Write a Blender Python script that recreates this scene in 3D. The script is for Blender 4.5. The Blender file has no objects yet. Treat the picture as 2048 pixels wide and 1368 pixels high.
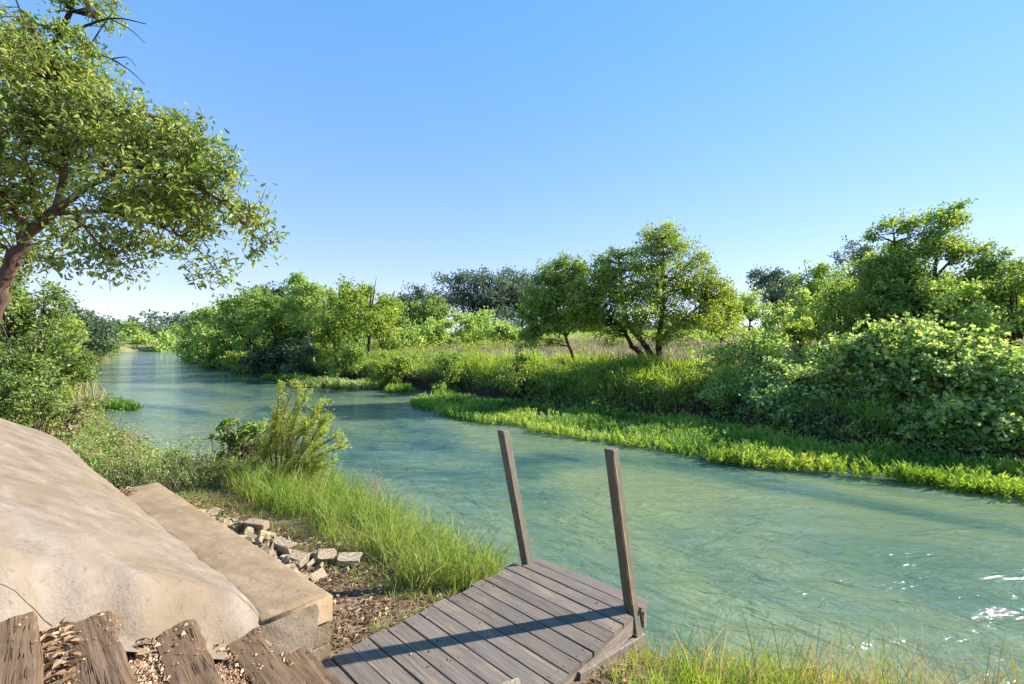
import bpy, bmesh, math, time
import numpy as np
from mathutils import Vector, Matrix

R = math.radians
scene = bpy.context.scene
C = scene.collection

# ------------------------------------------------------------------ camera, sky, sun, exposure
CAM_Z = 2.6
cam_d = bpy.data.cameras.new('camera'); cam = bpy.data.objects.new('camera', cam_d); C.objects.link(cam)
cam.location = (0, 0, CAM_Z); cam.rotation_euler = (R(90), 0, 0)
cam_d.sensor_width = 36; cam_d.lens = 16.0; cam_d.clip_start = 0.05; cam_d.clip_end = 6000
scene.camera = cam

SUN_AZ, SUN_EL = 73.0, 31.0            # degrees from +Y towards +X, above the horizon
w = bpy.data.worlds.new('World'); scene.world = w; w.use_nodes = True
nt = w.node_tree; bg = nt.nodes['Background']
sky = nt.nodes.new('ShaderNodeTexSky'); sky.sky_type = 'NISHITA'; sky.sun_disc = False
sky.sun_elevation = R(SUN_EL); sky.sun_rotation = R(SUN_AZ)
sky.altitude = 0; sky.air_density = 1.0; sky.dust_density = 0.0; sky.ozone_density = 2.0
hs = nt.nodes.new('ShaderNodeHueSaturation'); hs.inputs['Saturation'].default_value = 1.4      # the photograph's compressed, saturated sky, alike all round
gm = nt.nodes.new('ShaderNodeGamma'); gm.inputs[1].default_value = 0.45
tn = nt.nodes.new('ShaderNodeMix'); tn.data_type = 'RGBA'; tn.blend_type = 'MULTIPLY'; tn.inputs[0].default_value = 1; tn.inputs[7].default_value = (1.82, 1.80, 2.36, 1)
nt.links.new(sky.outputs[0], hs.inputs['Color']); nt.links.new(hs.outputs[0], gm.inputs[0]); nt.links.new(gm.outputs[0], tn.inputs[6])
nt.links.new(tn.outputs[2], bg.inputs[0]); bg.inputs[1].default_value = 0.088
sd = bpy.data.lights.new('sun', 'SUN'); sd.energy = 4.4; sd.angle = R(0.53); sd.color = (1, 0.93, 0.82)
so = bpy.data.objects.new('sun', sd); C.objects.link(so)
sdir = Vector((math.cos(R(SUN_EL)) * math.sin(R(SUN_AZ)), math.cos(R(SUN_EL)) * math.cos(R(SUN_AZ)), math.sin(R(SUN_EL))))
so.rotation_euler = sdir.to_track_quat('Z', 'Y').to_euler(); so.location = sdir * 60
vs = scene.view_settings
vs.view_transform = 'Standard'; vs.look = 'None'; vs.exposure = 1.55; vs.gamma = 1.0; vs.use_curve_mapping = False
scene.cycles.max_bounces = 6; scene.cycles.transparent_max_bounces = 4; scene.cycles.diffuse_bounces = 4
scene.cycles.glossy_bounces = 3; scene.cycles.transmission_bounces = 3

# ------------------------------------------------------------------ material helpers
class NT:
    def __init__(s, name):
        s.m = bpy.data.materials.new(name); s.m.use_nodes = True; s.t = s.m.node_tree
        s.p = s.t.nodes['Principled BSDF']; s.out = s.t.nodes['Material Output']
    def n(s, typ, ins=None, **kw):
        x = s.t.nodes.new('ShaderNode' + typ)
        for k, v in kw.items(): setattr(x, k, v)
        for k, v in (ins or {}).items(): s.put(x.inputs[k], v)
        return x
    def put(s, sock, v):
        if isinstance(v, bpy.types.NodeSocket): s.t.links.new(v, sock)
        else: sock.default_value = v
    def coord(s, scale=(1, 1, 1), rot=(0, 0, 0), which='Object'):
        c = s.n('TexCoord'); m = s.n('Mapping', {'Vector': c.outputs[which], 'Scale': tuple(1 / q for q in scale), 'Rotation': rot}, vector_type='TEXTURE')
        return m.outputs[0]
    def noise(s, vec, scale, detail=4, rough=.55, dist=0):
        return s.n('TexNoise', {'Vector': vec, 'Scale': scale, 'Detail': detail, 'Roughness': rough, 'Distortion': dist}).outputs['Fac']
    def ramp(s, fac, stops, interp='LINEAR'):
        r = s.n('ValToRGB', {'Fac': fac}); cr = r.color_ramp; cr.interpolation = interp
        while len(cr.elements) < len(stops): cr.elements.new(0.5)
        for e, (p, c) in zip(cr.elements, stops):
            e.position = p; e.color = (c, c, c, 1) if isinstance(c, (int, float)) else (*c, 1)
        return r.outputs[0]
    def mix(s, fac, a, b, mode='MIX'):
        x = s.n('Mix', data_type='RGBA', blend_type=mode)
        s.put(x.inputs[0], fac)
        s.put(x.inputs[6], (*a, 1) if isinstance(a, tuple) and len(a) == 3 else a)
        s.put(x.inputs[7], (*b, 1) if isinstance(b, tuple) and len(b) == 3 else b)
        return x.outputs[2]
    def math(s, op, a, b=0.0):
        x = s.n('Math', operation=op); s.put(x.inputs[0], a); s.put(x.inputs[1], b); return x.outputs[0]
    def bump(s, h, strength=.4, dist=.02, normal=None):
        x = s.n('Bump', {'Height': h, 'Strength': strength, 'Distance': dist})
        if normal is not None: s.put(x.inputs['Normal'], normal)
        return x.outputs[0]
    def done(s, col, rough=.8, spec=.3, normal=None):
        s.put(s.p.inputs['Base Color'], (*col, 1) if isinstance(col, tuple) else col)
        s.put(s.p.inputs['Roughness'], rough); s.put(s.p.inputs['Specular IOR Level'], spec)
        if normal is not None: s.put(s.p.inputs['Normal'], normal)
        return s.m

LEAF = (3.05, 2.55, 4.2)          # the leaf colours below are per reflecting half; each leaf also lets half through
def leaf_mat(name, dark, mid, light, trans=.38, spec=.3, rough=.5, tint=(1.2, 1.1, .55)):
    k = NT(name); dark, mid, light = [tuple(min(.66, c * f) for c, f in zip(q, LEAF)) for q in (dark, mid, light)]
    a = k.n('Attribute', attribute_name='v').outputs['Fac']
    col = k.ramp(a, [(0, dark), (.5, mid), (1, light)])
    k.done(col, rough, spec)
    tr = k.n('BsdfTranslucent', {'Color': k.mix(1.0, col, tint, 'MULTIPLY')})
    mx = k.n('MixShader', {0: min(.5, trans + .06)}); k.t.links.new(k.p.outputs[0], mx.inputs[1]); k.t.links.new(tr.outputs[0], mx.inputs[2])
    k.t.links.new(mx.outputs[0], k.out.inputs[0])
    return k.m

def bark_mat(name, c1, c2, sc=9):
    k = NT(name); v = k.coord((1, 1, .35))
    n = k.noise(v, sc, 6, .7); 
    return k.done(k.ramp(n, [(.3, c1), (.7, c2)]), .9, .15, k.bump(n, .8, .03))

M = {}
M['oak_leaf'] = leaf_mat('oak_leaf', (.032, .064, .011), (.090, .145, .020), (.165, .215, .036), .46, .40, .45)
M['yellow_leaf'] = leaf_mat('yellow_leaf', (.036, .072, .008), (.088, .148, .015), (.175, .235, .030), .45)
M['mid_leaf'] = leaf_mat('mid_leaf', (.028, .068, .010), (.072, .135, .020), (.15, .22, .035), .42)
M['fresh_leaf'] = leaf_mat('fresh_leaf', (.050, .110, .018), (.11, .20, .035), (.21, .31, .06), .45)
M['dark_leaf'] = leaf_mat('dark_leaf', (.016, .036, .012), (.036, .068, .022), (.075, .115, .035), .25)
M['blue_leaf'] = leaf_mat('blue_leaf', (.020, .042, .022), (.042, .075, .035), (.085, .125, .055), .25)
M['vine_leaf'] = leaf_mat('vine_leaf', (.022, .052, .010), (.100, .190, .038), (.20, .30, .070), .5, .2, .6)
M['pale_vine_leaf'] = leaf_mat('pale_vine_leaf', (.035, .080, .018), (.095, .175, .040), (.19, .28, .075), .40)
M['bank_leaf'] = leaf_mat('bank_leaf', (.024, .052, .010), (.062, .110, .018), (.130, .180, .034), .40, .25)
M['lime_leaf'] = leaf_mat('lime_leaf', (.070, .115, .012), (.135, .20, .020), (.21, .28, .042), .45)
M['water_leaf'] = leaf_mat('water_leaf', (.032, .085, .009), (.072, .150, .015), (.165, .230, .028), .42, .3)
M['water_leaf_pale'] = leaf_mat('water_leaf_pale', (.05, .09, .018), (.105, .165, .036), (.18, .235, .065), .40, .3)
M['grass'] = leaf_mat('grass', (.045, .095, .010), (.090, .155, .018), (.165, .165, .052), .42, .3)
M['bright_grass'] = leaf_mat('bright_grass', (.052, .110, .009), (.100, .175, .014), (.17, .215, .030), .45, .3)
M['olive_grass'] = leaf_mat('olive_grass', (.042, .070, .014), (.085, .110, .026), (.165, .150, .066), .38, .2)
M['straw'] = leaf_mat('straw', (.085, .07, .031), (.13, .118, .055), (.185, .167, .085), .3, .2, tint=(1, .95, .8))
M['pink_straw'] = leaf_mat('pink_straw', (.050, .078, .015), (.115, .122, .042), (.175, .160, .075), .3, .2, tint=(1, .95, .8))
M['red_reed'] = leaf_mat('red_reed', (.025, .015, .010), (.052, .032, .021), (.10, .077, .047), .25, .2, tint=(1, .9, .8))
M['dead_leaf'] = leaf_mat('dead_leaf', (.036, .026, .008), (.095, .074, .024), (.165, .150, .062), .2, .25, tint=(1, .9, .7))
M['bark'] = bark_mat('bark', (.045, .028, .020), (.17, .115, .085))
M['dark_bark'] = bark_mat('dark_bark', (.022, .015, .012), (.085, .06, .05))
M['pale_bark'] = bark_mat('pale_bark', (.22, .18, .13), (.50, .45, .38))
M['twig'] = bark_mat('twig', (.22, .17, .13), (.45, .38, .31), 20)

# weathered deck boards: grain runs along local x
def board_mat(name, base, worn, bare, amount):
    k = NT(name); oi = k.n('ObjectInfo').outputs['Random']
    c = k.n('TexCoord').outputs['Object']
    off = k.n('VectorMath', {0: c, 1: (0, 0, 0)}, operation='ADD')
    cb = k.n('CombineXYZ', {'X': k.math('MULTIPLY', oi, 37.0), 'Y': k.math('MULTIPLY', oi, 11.0), 'Z': oi}); k.put(off.inputs[1], cb.outputs[0])
    v = k.n('Mapping', {'Vector': off.outputs[0], 'Scale': (1.6, 30, 30)}).outputs[0]
    g = k.noise(v, 2.2, 8, .62, .4)
    v2 = k.n('Mapping', {'Vector': off.outputs[0], 'Scale': (1, 2.2, 2.2)}).outputs[0]
    b = k.noise(v2, 2.6, 5, .6)
    col = k.mix(k.ramp(g, [(.35, 0.), (.68, 1.)]), base, worn)
    wear = k.math('MULTIPLY', k.ramp(b, [(.48, 0.), (.72, 1.)]), k.ramp(g, [(.40, 0.), (.60, 1.)]))
    col = k.mix(k.math('MULTIPLY', wear, amount), col, bare)
    val = k.math('ADD', k.math('MULTIPLY', oi, .36), .82)
    col = k.mix(1.0, col, k.n('CombineColor', {0: val, 1: val, 2: val}).outputs[0], 'MULTIPLY')
    fine = k.noise(k.n('Mapping', {'Vector': off.outputs[0], 'Scale': (3, 90, 90)}).outputs[0], 2.0, 4, .6)
    return k.done(col, .72, .3, k.bump(fine, .35, .004, k.bump(g, .5, .006)))
M['deck'] = board_mat('deck', (.104, .087, .073), (.186, .154, .125), (.29, .20, .122), .8)
M['deck_worn'] = board_mat('deck_worn', (.10, .082, .072), (.17, .14, .12), (.33, .19, .085), .95)
M['post'] = board_mat('post', (.10, .09, .068), (.17, .15, .115), (.26, .18, .10), .5)
M['frame_wood'] = board_mat('frame_wood', (.12, .10, .09), (.24, .20, .17), (.35, .26, .18), .6)
k = NT('nail'); M['nail'] = k.done((.05, .035, .028), .6, .4)
k = NT('worn_edge'); n = k.noise(k.coord((3, 40, 40)), 3, 5); M['worn_edge'] = k.done(k.ramp(n, [(.3, (.26, .15, .06)), (.7, (.50, .34, .16))]), .7, .2)

# split old railway-tie timber
k = NT('timber'); oi = k.n('ObjectInfo').outputs['Random']
c = k.n('TexCoord').outputs['Object']
off = k.n('VectorMath', {0: c}, operation='ADD'); k.put(off.inputs[1], k.n('CombineXYZ', {'X': k.math('MULTIPLY', oi, 23.0), 'Y': k.math('MULTIPLY', oi, 7.0)}).outputs[0])
v = k.n('Mapping', {'Vector': off.outputs[0], 'Scale': (1.3, 22, 22)}).outputs[0]
g = k.noise(v, 2.0, 9, .66, .8)
crk = k.math('ABSOLUTE', k.math('SUBTRACT', k.noise(k.n('Mapping', {'Vector': off.outputs[0], 'Scale': (1.1, 26, 26)}).outputs[0], 1.0, 3, .5, .5), .5))
wav = k.noise(off.outputs[0], 3.5, 4)
col = k.ramp(g, [(.25, (.060, .036, .021)), (.48, (.140, .092, .058)), (.75, (.215, .150, .100))])
col = k.mix(k.ramp(wav, [(.4, 0.), (.7, .55)]), col, (.15, .092, .050))
ck = k.ramp(crk, [(0, 1.), (.022, 0.)])
ck = k.math('MULTIPLY', ck, k.ramp(k.noise(off.outputs[0], 6, 2), [(.45, 0.), (.55, 1.)]))
col = k.mix(ck, col, (.030, .018, .012))
h = k.math('SUBTRACT', g, k.math('MULTIPLY', ck, 1.2))
M['timber'] = k.done(col, .9, .15, k.bump(h, .7, .007))

# stucco slope and wall
def stucco(name, c1, c2, c3, stain, bumpy=.5):
    k = NT(name); v = k.coord()
    big = k.noise(v, .9, 5, .6, .6); mid = k.noise(v, 4.5, 6, .65, .3); fine = k.noise(v, 60, 4, .7)
    st = k.noise(k.coord((.6, 3.4, 1.0), (0, 0, R(-30))), 1.5, 7, .66, 1.2)
    col = k.ramp(mid, [(.30, c1), (.52, c2), (.75, c3)])
    col = k.mix(k.ramp(st, [(.44, 0.), (.64, .95)]), col, stain)
    col = k.mix(k.ramp(big, [(.50, 0.), (.68, .55)]), col, c3)
    spots = k.noise(v, 19, 4, .65)
    col = k.mix(k.ramp(spots, [(.60, 0.), (.70, .6)]), col, (.11, .085, .065))
    col = k.mix(k.ramp(fine, [(.3, .22), (.55, 0.)]), col, (.20, .15, .10))
    hh = k.math('ADD', k.math('MULTIPLY', mid, 1.0), k.math('ADD', k.math('MULTIPLY', fine, .40), k.math('MULTIPLY', spots, .30)))
    return k.done(col, .9, .2, k.bump(hh, bumpy, .03))
M['stucco'] = stucco('stucco', (.130, .102, .076), (.205, .165, .126), (.275, .238, .198), (.190, .140, .090))
M['wall_top'] = stucco('wall_top', (.195, .136, .084), (.285, .205, .130), (.345, .262, .178), (.215, .148, .085), .35)
M['wall_block'] = stucco('wall_block', (.18, .135, .088), (.25, .195, .135), (.30, .245, .185), (.20, .138, .080), .5)
k = NT('crack'); M['crack'] = k.done((.05, .038, .028), .95, .1)
k = NT('limestone'); v = k.coord((3, 3, 9)); n = k.noise(v, 2.2, 6, .65); oi = k.n('ObjectInfo').outputs['Random']
col = k.ramp(n, [(.28, (.10, .07, .045)), (.42, (.30, .235, .155)), (.65, (.46, .40, .30))])
col = k.mix(k.math('MULTIPLY', oi, .6), col, k.mix(n, (.19, .12, .07), (.33, .23, .14)))
M['limestone'] = k.done(col, .9, .2, k.bump(n, .8, .02))
k = NT('pebble'); a = k.n('Attribute', attribute_name='v').outputs['Fac']
M['pebble'] = k.done(k.ramp(a, [(0, (.16, .085, .05)), (.5, (.36, .23, .14)), (1, (.58, .45, .32))]), .85, .25)
k = NT('gravel_bed'); v = k.coord(); n = k.noise(v, 90, 3, .7); n2 = k.noise(v, 5, 4)
M['gravel_bed'] = k.done(k.mix(n2, k.ramp(n, [(.3, (.11, .06, .035)), (.6, (.33, .20, .12)), (.8, (.52, .38, .26))]), (.27, .165, .10)), .9, .2, k.bump(n, .9, .012))

# ground: brown litter and soil on the near bank, meadow beyond (attribute "meadow" is which land it is)
k = NT('ground'); v = k.coord(); a = k.n('Attribute', attribute_name='meadow').outputs['Fac']
n1 = k.noise(v, 1.1, 6, .6); n2 = k.noise(v, 14, 6, .7); n3 = k.noise(v, .09, 5, .6); n4 = k.noise(v, 60, 3, .7)
soil = k.ramp(n2, [(.3, (.085, .055, .034)), (.55, (.20, .135, .085)), (.75, (.29, .21, .14))])
soil = k.mix(k.ramp(n1, [(.5, 0.), (.7, .6)]), soil, (.13, .15, .05))
mea = k.mix(k.ramp(n3, [(.40, 0.), (.58, 1.)]), (.125, .185, .035), (.33, .29, .17))
mea = k.mix(k.ramp(n2, [(.4, .5), (.65, 0.)]), mea, (.085, .105, .03))
mud = k.ramp(n2, [(.3, (.035, .022, .018)), (.7, (.115, .072, .056))])
bk = k.n('Attribute', attribute_name='mud').outputs['Fac']
col = k.mix(a, soil, mea); col = k.mix(bk, col, mud)
M['ground'] = k.done(col, .95, .1, k.bump(k.math('ADD', n2, k.math('MULTIPLY', n4, .4)), .8, .04))

# river water: silty green, wind ripples
k = NT('water'); v = k.coord()
depth_refl = k.noise(k.coord((.12, .26, 1), (0, 0, R(-40))), 1.0, 5, .58, .8)
col = k.ramp(depth_refl, [(.34, (.018, .064, .064)), (.46, (.088, .150, .102)), (.58, (.165, .210, .108)), (.74, (.20, .222, .100))])  # teal of deep water, darkened further in colour to imitate dark bank reflections
w1 = k.noise(k.coord((1.0, 3.2, 1), (0, 0, R(-2))), 1.35, 4, .58, .9)
w2 = k.noise(k.coord((1.0, 3.0, 1), (0, 0, R(-44))), 1.3, 4, .58, .9)
w3 = k.noise(k.coord((1.0, 2.8, 1), (0, 0, R(8))), 5.0, 2, .5, .4)
area = k.ramp(k.noise(k.coord((.16, .22, 1)), 1.0, 3), [(.38, .55), (.62, 1.15)])
hgt = k.math('ADD', k.math('MULTIPLY', w1, 1.0), k.math('ADD', k.math('MULTIPLY', w2, .55), k.math('MULTIPLY', w3, .14)))
hgt = k.math('MULTIPLY', hgt, area)
k.put(k.p.inputs['IOR'], 1.45)
M['water'] = k.done(col, .05, .6, k.bump(hgt, 1.0, .082))

# ------------------------------------------------------------------ geometry helpers
def rng_(s): return np.random.default_rng(s)
def nrm(a): return a / np.maximum(np.linalg.norm(a, axis=-1, keepdims=True), 1e-9)

class MB:
    """collects vertices, faces and a per-vertex variation value"""
    def __init__(s): s.V = []; s.F = []; s.A = []; s.n = 0
    def add(s, V, F, a=.5):
        V = np.asarray(V, float).reshape(-1, 3); F = np.asarray(F, int)
        s.V.append(V); s.F.append(F + s.n)
        s.A.append(np.full(len(V), a) if np.isscalar(a) else np.asarray(a, float)); s.n += len(V)
        return s
    def mesh(s, name, mat, smooth=False, off=(0, 0, 0)):
        V = np.concatenate(s.V) - np.asarray(off); A = np.concatenate(s.A)
        idx = np.concatenate([f.ravel() for f in s.F]); cnt = np.concatenate([np.full(len(f), f.shape[1]) for f in s.F])
        me = bpy.data.meshes.new(name)
        me.vertices.add(len(V)); me.vertices.foreach_set('co', V.astype(np.float32).ravel())
        me.loops.add(len(idx)); me.loops.foreach_set('vertex_index', idx.astype(np.int32))
        me.polygons.add(len(cnt)); st = np.concatenate([[0], np.cumsum(cnt)[:-1]])
        me.polygons.foreach_set('loop_start', st.astype(np.int32)); me.polygons.foreach_set('loop_total', cnt.astype(np.int32))
        me.polygons.foreach_set('use_smooth', np.full(len(cnt), smooth))
        at = me.attributes.new('v', 'FLOAT', 'POINT'); at.data.foreach_set('value', A.astype(np.float32))
        me.materials.append(mat); me.update(); me.validate()
        return me

def wpos(o):
    p = Vector((0, 0, 0))
    while o is not None: p = p + o.location; o = o.parent
    return p

def link(name, me, parent=None, loc=None, rot=None):
    o = bpy.data.objects.new(name, me); C.objects.link(o)
    if parent is not None: o.parent = parent
    if loc is not None: o.location = loc
    if rot is not None: o.rotation_euler = rot
    return o

def tag(o, label=None, cat=None, group=None, kind=None):
    if label: o['label'] = label
    if cat: o['category'] = cat
    if group: o['group'] = group
    if kind: o['kind'] = kind
    return o

def thing(name, label, cat, loc=(0, 0, 0), rotz=0, group=None):
    o = bpy.data.objects.new(name, None); C.objects.link(o); o.empty_display_size = .2
    o.location = loc; o.rotation_euler = (0, 0, rotz)
    return tag(o, label, cat, group)

def tube(mb, pts, radii, sides=6, a=.5):
    P = np.asarray(pts, float); n = len(P); radii = np.broadcast_to(np.asarray(radii, float), (n,))
    T = nrm(np.gradient(P, axis=0)); ref = np.array([0, 0, 1.]) if abs(T[0, 2]) < .9 else np.array([1., 0, 0])
    S = nrm(np.cross(T, ref)); U = np.cross(S, T)
    an = np.linspace(0, 2 * np.pi, sides, endpoint=False)
    V = P[:, None, :] + radii[:, None, None] * (np.cos(an)[None, :, None] * S[:, None, :] + np.sin(an)[None, :, None] * U[:, None, :])
    i = np.arange(n - 1)[:, None] * sides; j = np.arange(sides)[None, :]; j2 = (j + 1) % sides
    F = np.stack([i + j, i + j2, i + sides + j2, i + sides + j], -1).reshape(-1, 4)
    mb.add(V.reshape(-1, 3), F, a)

def smooth_path(pts, n, rng=None, jit=0.0):
    P = np.asarray(pts, float); d = np.concatenate([[0], np.cumsum(np.linalg.norm(np.diff(P, axis=0), axis=1))])
    t = np.linspace(0, d[-1], n); Q = np.stack([np.interp(t, d, P[:, c]) for c in range(3)], -1)
    for _ in range(2):
        Q[1:-1] = .25 * Q[:-2] + .5 * Q[1:-1] + .25 * Q[2:]
    if rng is not None and jit: Q[1:-1] += rng.normal(0, jit, Q[1:-1].shape)
    return Q

def leaves(mb, P, D, N, L, W, var, shape='leaf', fold=.22):
    """one folded leaf per row: base point, direction, normal, length, width"""
    n = len(P); D = nrm(D); S = nrm(np.cross(D, N)); N = np.cross(S, D)
    L = np.broadcast_to(L, (n,))[:, None]; W = np.broadcast_to(W, (n,))[:, None]
    i = np.arange(n)[:, None]
    if shape == 'leaf':                       # diamond folded along its midrib
        V = np.stack([P, P + D * L * .45 - S * W * .5 + N * W * fold, P + D * L, P + D * L * .45 + S * W * .5 + N * W * fold], 1)
        F = np.concatenate([np.concatenate([i * 4, i * 4 + 1, i * 4 + 2], 1), np.concatenate([i * 4, i * 4 + 2, i * 4 + 3], 1)]); m = 4
    elif shape == 'oval':                     # longer leaf, drooping tip
        V = np.stack([P, P + D * L * .30 - S * W * .5 + N * W * fold, P + D * L * .72 - S * W * .36 + N * W * fold * .5, P + D * L - N * L * .10,
                      P + D * L * .72 + S * W * .36 + N * W * fold * .5, P + D * L * .30 + S * W * .5 + N * W * fold], 1); m = 6
        F = np.concatenate([i * 6 + np.array([[0, 1, 2]]), i * 6 + np.array([[0, 2, 3]]), i * 6 + np.array([[0, 3, 4]]), i * 6 + np.array([[0, 4, 5]])])
    else:                                     # 'vine': broad lobed leaf
        V = np.stack([P, P + D * L * .05 - S * W * .42 + N * W * fold * .6, P + D * L * .5 - S * W * .5 + N * W * fold, P + D * L * .66 - S * W * .22, P + D * L - N * L * .12,
                      P + D * L * .66 + S * W * .22, P + D * L * .5 + S * W * .5 + N * W * fold, P + D * L * .05 + S * W * .42 + N * W * fold * .6], 1); m = 8
        F = np.concatenate([i * 8 + np.array([[0, q, q + 1]]) for q in range(1, 7)])
    mb.add(V.reshape(-1, 3), F, np.repeat(np.clip(var, 0, 1), m))

def blades(mb, P, H, W, lean, var, rng, curve=.5):
    """grass blades: root, height, width, lean vector (xy), two segments and a tip"""
    n = len(P); H = np.broadcast_to(H, (n,)); W = np.broadcast_to(W, (n,))
    an = rng.uniform(0, 2 * np.pi, n); S = np.stack([np.cos(an), np.sin(an), np.zeros(n)], -1) * (W * .5)[:, None]
    Lx = np.concatenate([lean, np.zeros((n, 1))], 1)
    up = np.array([0, 0, 1.])
    m1 = P + up * (H * .5)[:, None] + Lx * (H * .25)[:, None]
    m2 = P + up * (H * .86)[:, None] + Lx * (H * (.45 + .25 * curve))[:, None]
    tp = P + up * (H * (1 - .25 * curve * np.linalg.norm(lean, axis=1)))[:, None] + Lx * (H * (.62 + .6 * curve))[:, None]
    V = np.stack([P - S, P + S, m1 - S * .9, m1 + S * .9, m2 - S * .6, m2 + S * .6, tp], 1)
    i = np.arange(n)[:, None] * 7
    mb.V.append(V.reshape(-1, 3)); mb.A.append(np.repeat(np.clip(var, 0, 1), 7))
    mb.F.append(np.concatenate([i + np.array([[0, 1, 3, 2]]), i + np.array([[2, 3, 5, 4]])]) + mb.n)
    mb.F.append(i + np.array([[4, 5, 6]]) + mb.n); mb.n += 7 * n

# ------------------------------------------------------------------ the lie of the land
LB = np.array([(40, -22), (8, .6), (3.65, 3.2), (2.46, 3.62), (1.3, 3.72), (.55, 4.45), (-.45, 5.35), (-2.1, 7.0), (-3.3, 8.3), (-5.2, 8.7), (-7.3, 9.4), (-11.4, 12.9), (-22.6, 23.9),
               (-42.5, 46), (-93, 108), (-100, 122), (-70, 135), (0, 160), (200, 230)], float)
RB = np.array([(60, -16), (18, 4.2), (10.6, 8.9), (8.3, 10.9), (6.3, 14.2), (3.3, 16.4), (-.6, 21.0), (-6.4, 26.2), (-15.5, 33), (-21.3, 37.5), (-38, 54), (-54, 76), (-72, 103), (-52, 113), (0, 132), (220, 205)], float)
POLY = np.concatenate([LB, RB[::-1]])
CA, SA = .727, .686

def seg_dist(P, line):
    best = np.full(len(P), 1e9)
    for a, b in zip(line[:-1], line[1:]):
        ab = b - a; t = np.clip(((P - a) @ ab) / (ab @ ab), 0, 1)
        best = np.minimum(best, np.hypot(*(P - (a + t[:, None] * ab)).T))
    return best
def inside(P, poly):
    r = np.zeros(len(P), bool); x, y = P.T
    for (x1, y1), (x2, y2) in zip(poly, np.roll(poly, -1, 0)):
        if y1 == y2: continue
        r ^= ((y1 > y) != (y2 > y)) & (x < (x2 - x1) * (y - y1) / (y2 - y1) + x1)
    return r
def wob(P):
    x, y = P.T
    return (np.sin(x * 1.7 + 1.3 * np.sin(y * .9)) + np.sin(y * 2.1 + x * .6 + 2) + .6 * np.sin(x * 4.3 + y * 3.1)) / 2.6
def land(P):
    """height of the ground, river flag, distance to the water, whether right bank"""
    P = np.asarray(P, float).reshape(-1, 2)
    dl, dr = seg_dist(P, LB), seg_dist(P, RB); ins = inside(P, POLY); right = dr < dl; d = np.minimum(dl, dr)
    zl = np.interp(d, [0, .5, 1, 2.2, 5.2, 20, 200, 900], [0, .17, .27, .38, 2.15, 2.7, 6, 16])
    zr = np.interp(d, [0, .3, .9, 3, 8, 30, 100, 400, 900], [0, .38, .80, 1.45, 1.75, 2.95, 6.4, 10, 18])
    z = np.where(right, zr, zl); z = z + wob(P) * np.interp(d, [0, 1, 4, 40, 300], [.01, .03, .06, .14, 1.0])
    aL = -CA * P[:, 0] + SA * P[:, 1]; bL = SA * P[:, 0] + CA * P[:, 1]
    z = z - .75 * np.clip((aL - 5.5) / 1.5, 0, 1) * np.clip((11.5 - aL) / 2.0, 0, 1) * np.clip((1.25 - bL) / .6, 0, 1) * np.clip((bL + 3.5) / 1.5, 0, 1) * (~right)
    zi = -np.interp(d, [0, .5, 2, 6], [0, .22, .8, 1.3])
    return np.where(ins, zi, z), ins, d, right
def H(x, y): return float(land([(x, y)])[0][0])
def HZ(P): return land(P)[0]

# one sheet of ground to the horizon, fine near the camera
nG = 430; g = np.linspace(-1, 1, nG)
gx = -1.0 + 2.6 * np.sinh(7.2 * g); gy = 6.0 + 2.6 * np.sinh(7.2 * g)
XX, YY = np.meshgrid(gx, gy); P2 = np.stack([XX.ravel(), YY.ravel()], -1)
Z, ins, dd, right = land(P2)
i = (np.arange(nG - 1)[:, None] * nG + np.arange(nG - 1)[None, :]).ravel()
mb = MB(); mb.add(np.column_stack([P2, Z]), np.stack([i, i + 1, i + nG + 1, i + nG], -1))
me = mb.mesh('ground', M['ground'], True)
far = np.clip((np.hypot(P2[:, 0], P2[:, 1]) - 14) / 10, 0, 1)
md = np.where(right, np.clip((dd - .9) / 1.2, 0, 1), far)
me.attributes.new('meadow', 'FLOAT', 'POINT').data.foreach_set('value', np.where(ins, 0, md).astype(np.float32))
mu = np.where(right, np.clip(1.6 - dd / .9, 0, 1), np.clip(.8 - dd / .3, 0, 1)); mu = np.where(ins, 1, mu)
me.attributes.new('mud', 'FLOAT', 'POINT').data.foreach_set('value', mu.astype(np.float32))
tag(link('ground', me), kind='structure')

mb = MB(); mb.add([(-500, -200, 0), (500, -200, 0), (500, 500, 0), (-500, 500, 0)], [[0, 1, 2, 3]])
tag(link('river', mb.mesh('river', M['water'])), kind='structure')

# local frame of the deck, steps and wall: a runs up the river, b towards the water
def L(a, b, z=0.0): return (-CA * a + SA * b, SA * a + CA * b, z)
def Lxy(a, b): return np.stack([-CA * np.asarray(a) + SA * np.asarray(b), SA * np.asarray(a) + CA * np.asarray(b)], -1)
FROT = math.atan2(-SA, CA)                    # local x = -a, local y = b

# ------------------------------------------------------------------ concrete slope beside the steps
def sstep(t): t = np.clip(t, 0, 1); return t * t * (3 - 2 * t)
TIE = [(.02, 1.347), (.316, 1.22), (.6255, 1.03), (1.0, .81), (1.293, .58)]     # river-side edge b and top z of each timber
def stair_z(b): return np.interp(b, [-2.2, -.3, .02, .316, .6255, 1.0, 1.293], [2.5, 1.5, 1.347, 1.22, 1.03, .81, .58])
def wall_back(a): return 1.04 - .0885 * (a - 3.15)
def lump(a, b, s=1.0, ph=0.0):
    return (np.sin(a * 3.1 * s + 2.2 * np.sin(b * 2.3 * s + ph)) + np.sin(b * 4.7 * s + 1.4 * np.sin(a * 2.9 * s + 1 + ph)) + .5 * np.sin((a + b) * 8.3 * s + ph)) / 2.5
nA, nB = 210, 130
sa = np.linspace(0, 1, nA); sb = np.linspace(0, 1, nB)
A_ = 2.93 + (8.75 - 2.93) * np.where(sa < .35, sa / .35 * .14, .14 + (sa - .35) / .65 * .86)
AA, SB = np.meshgrid(A_, sb, indexing='ij')
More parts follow.
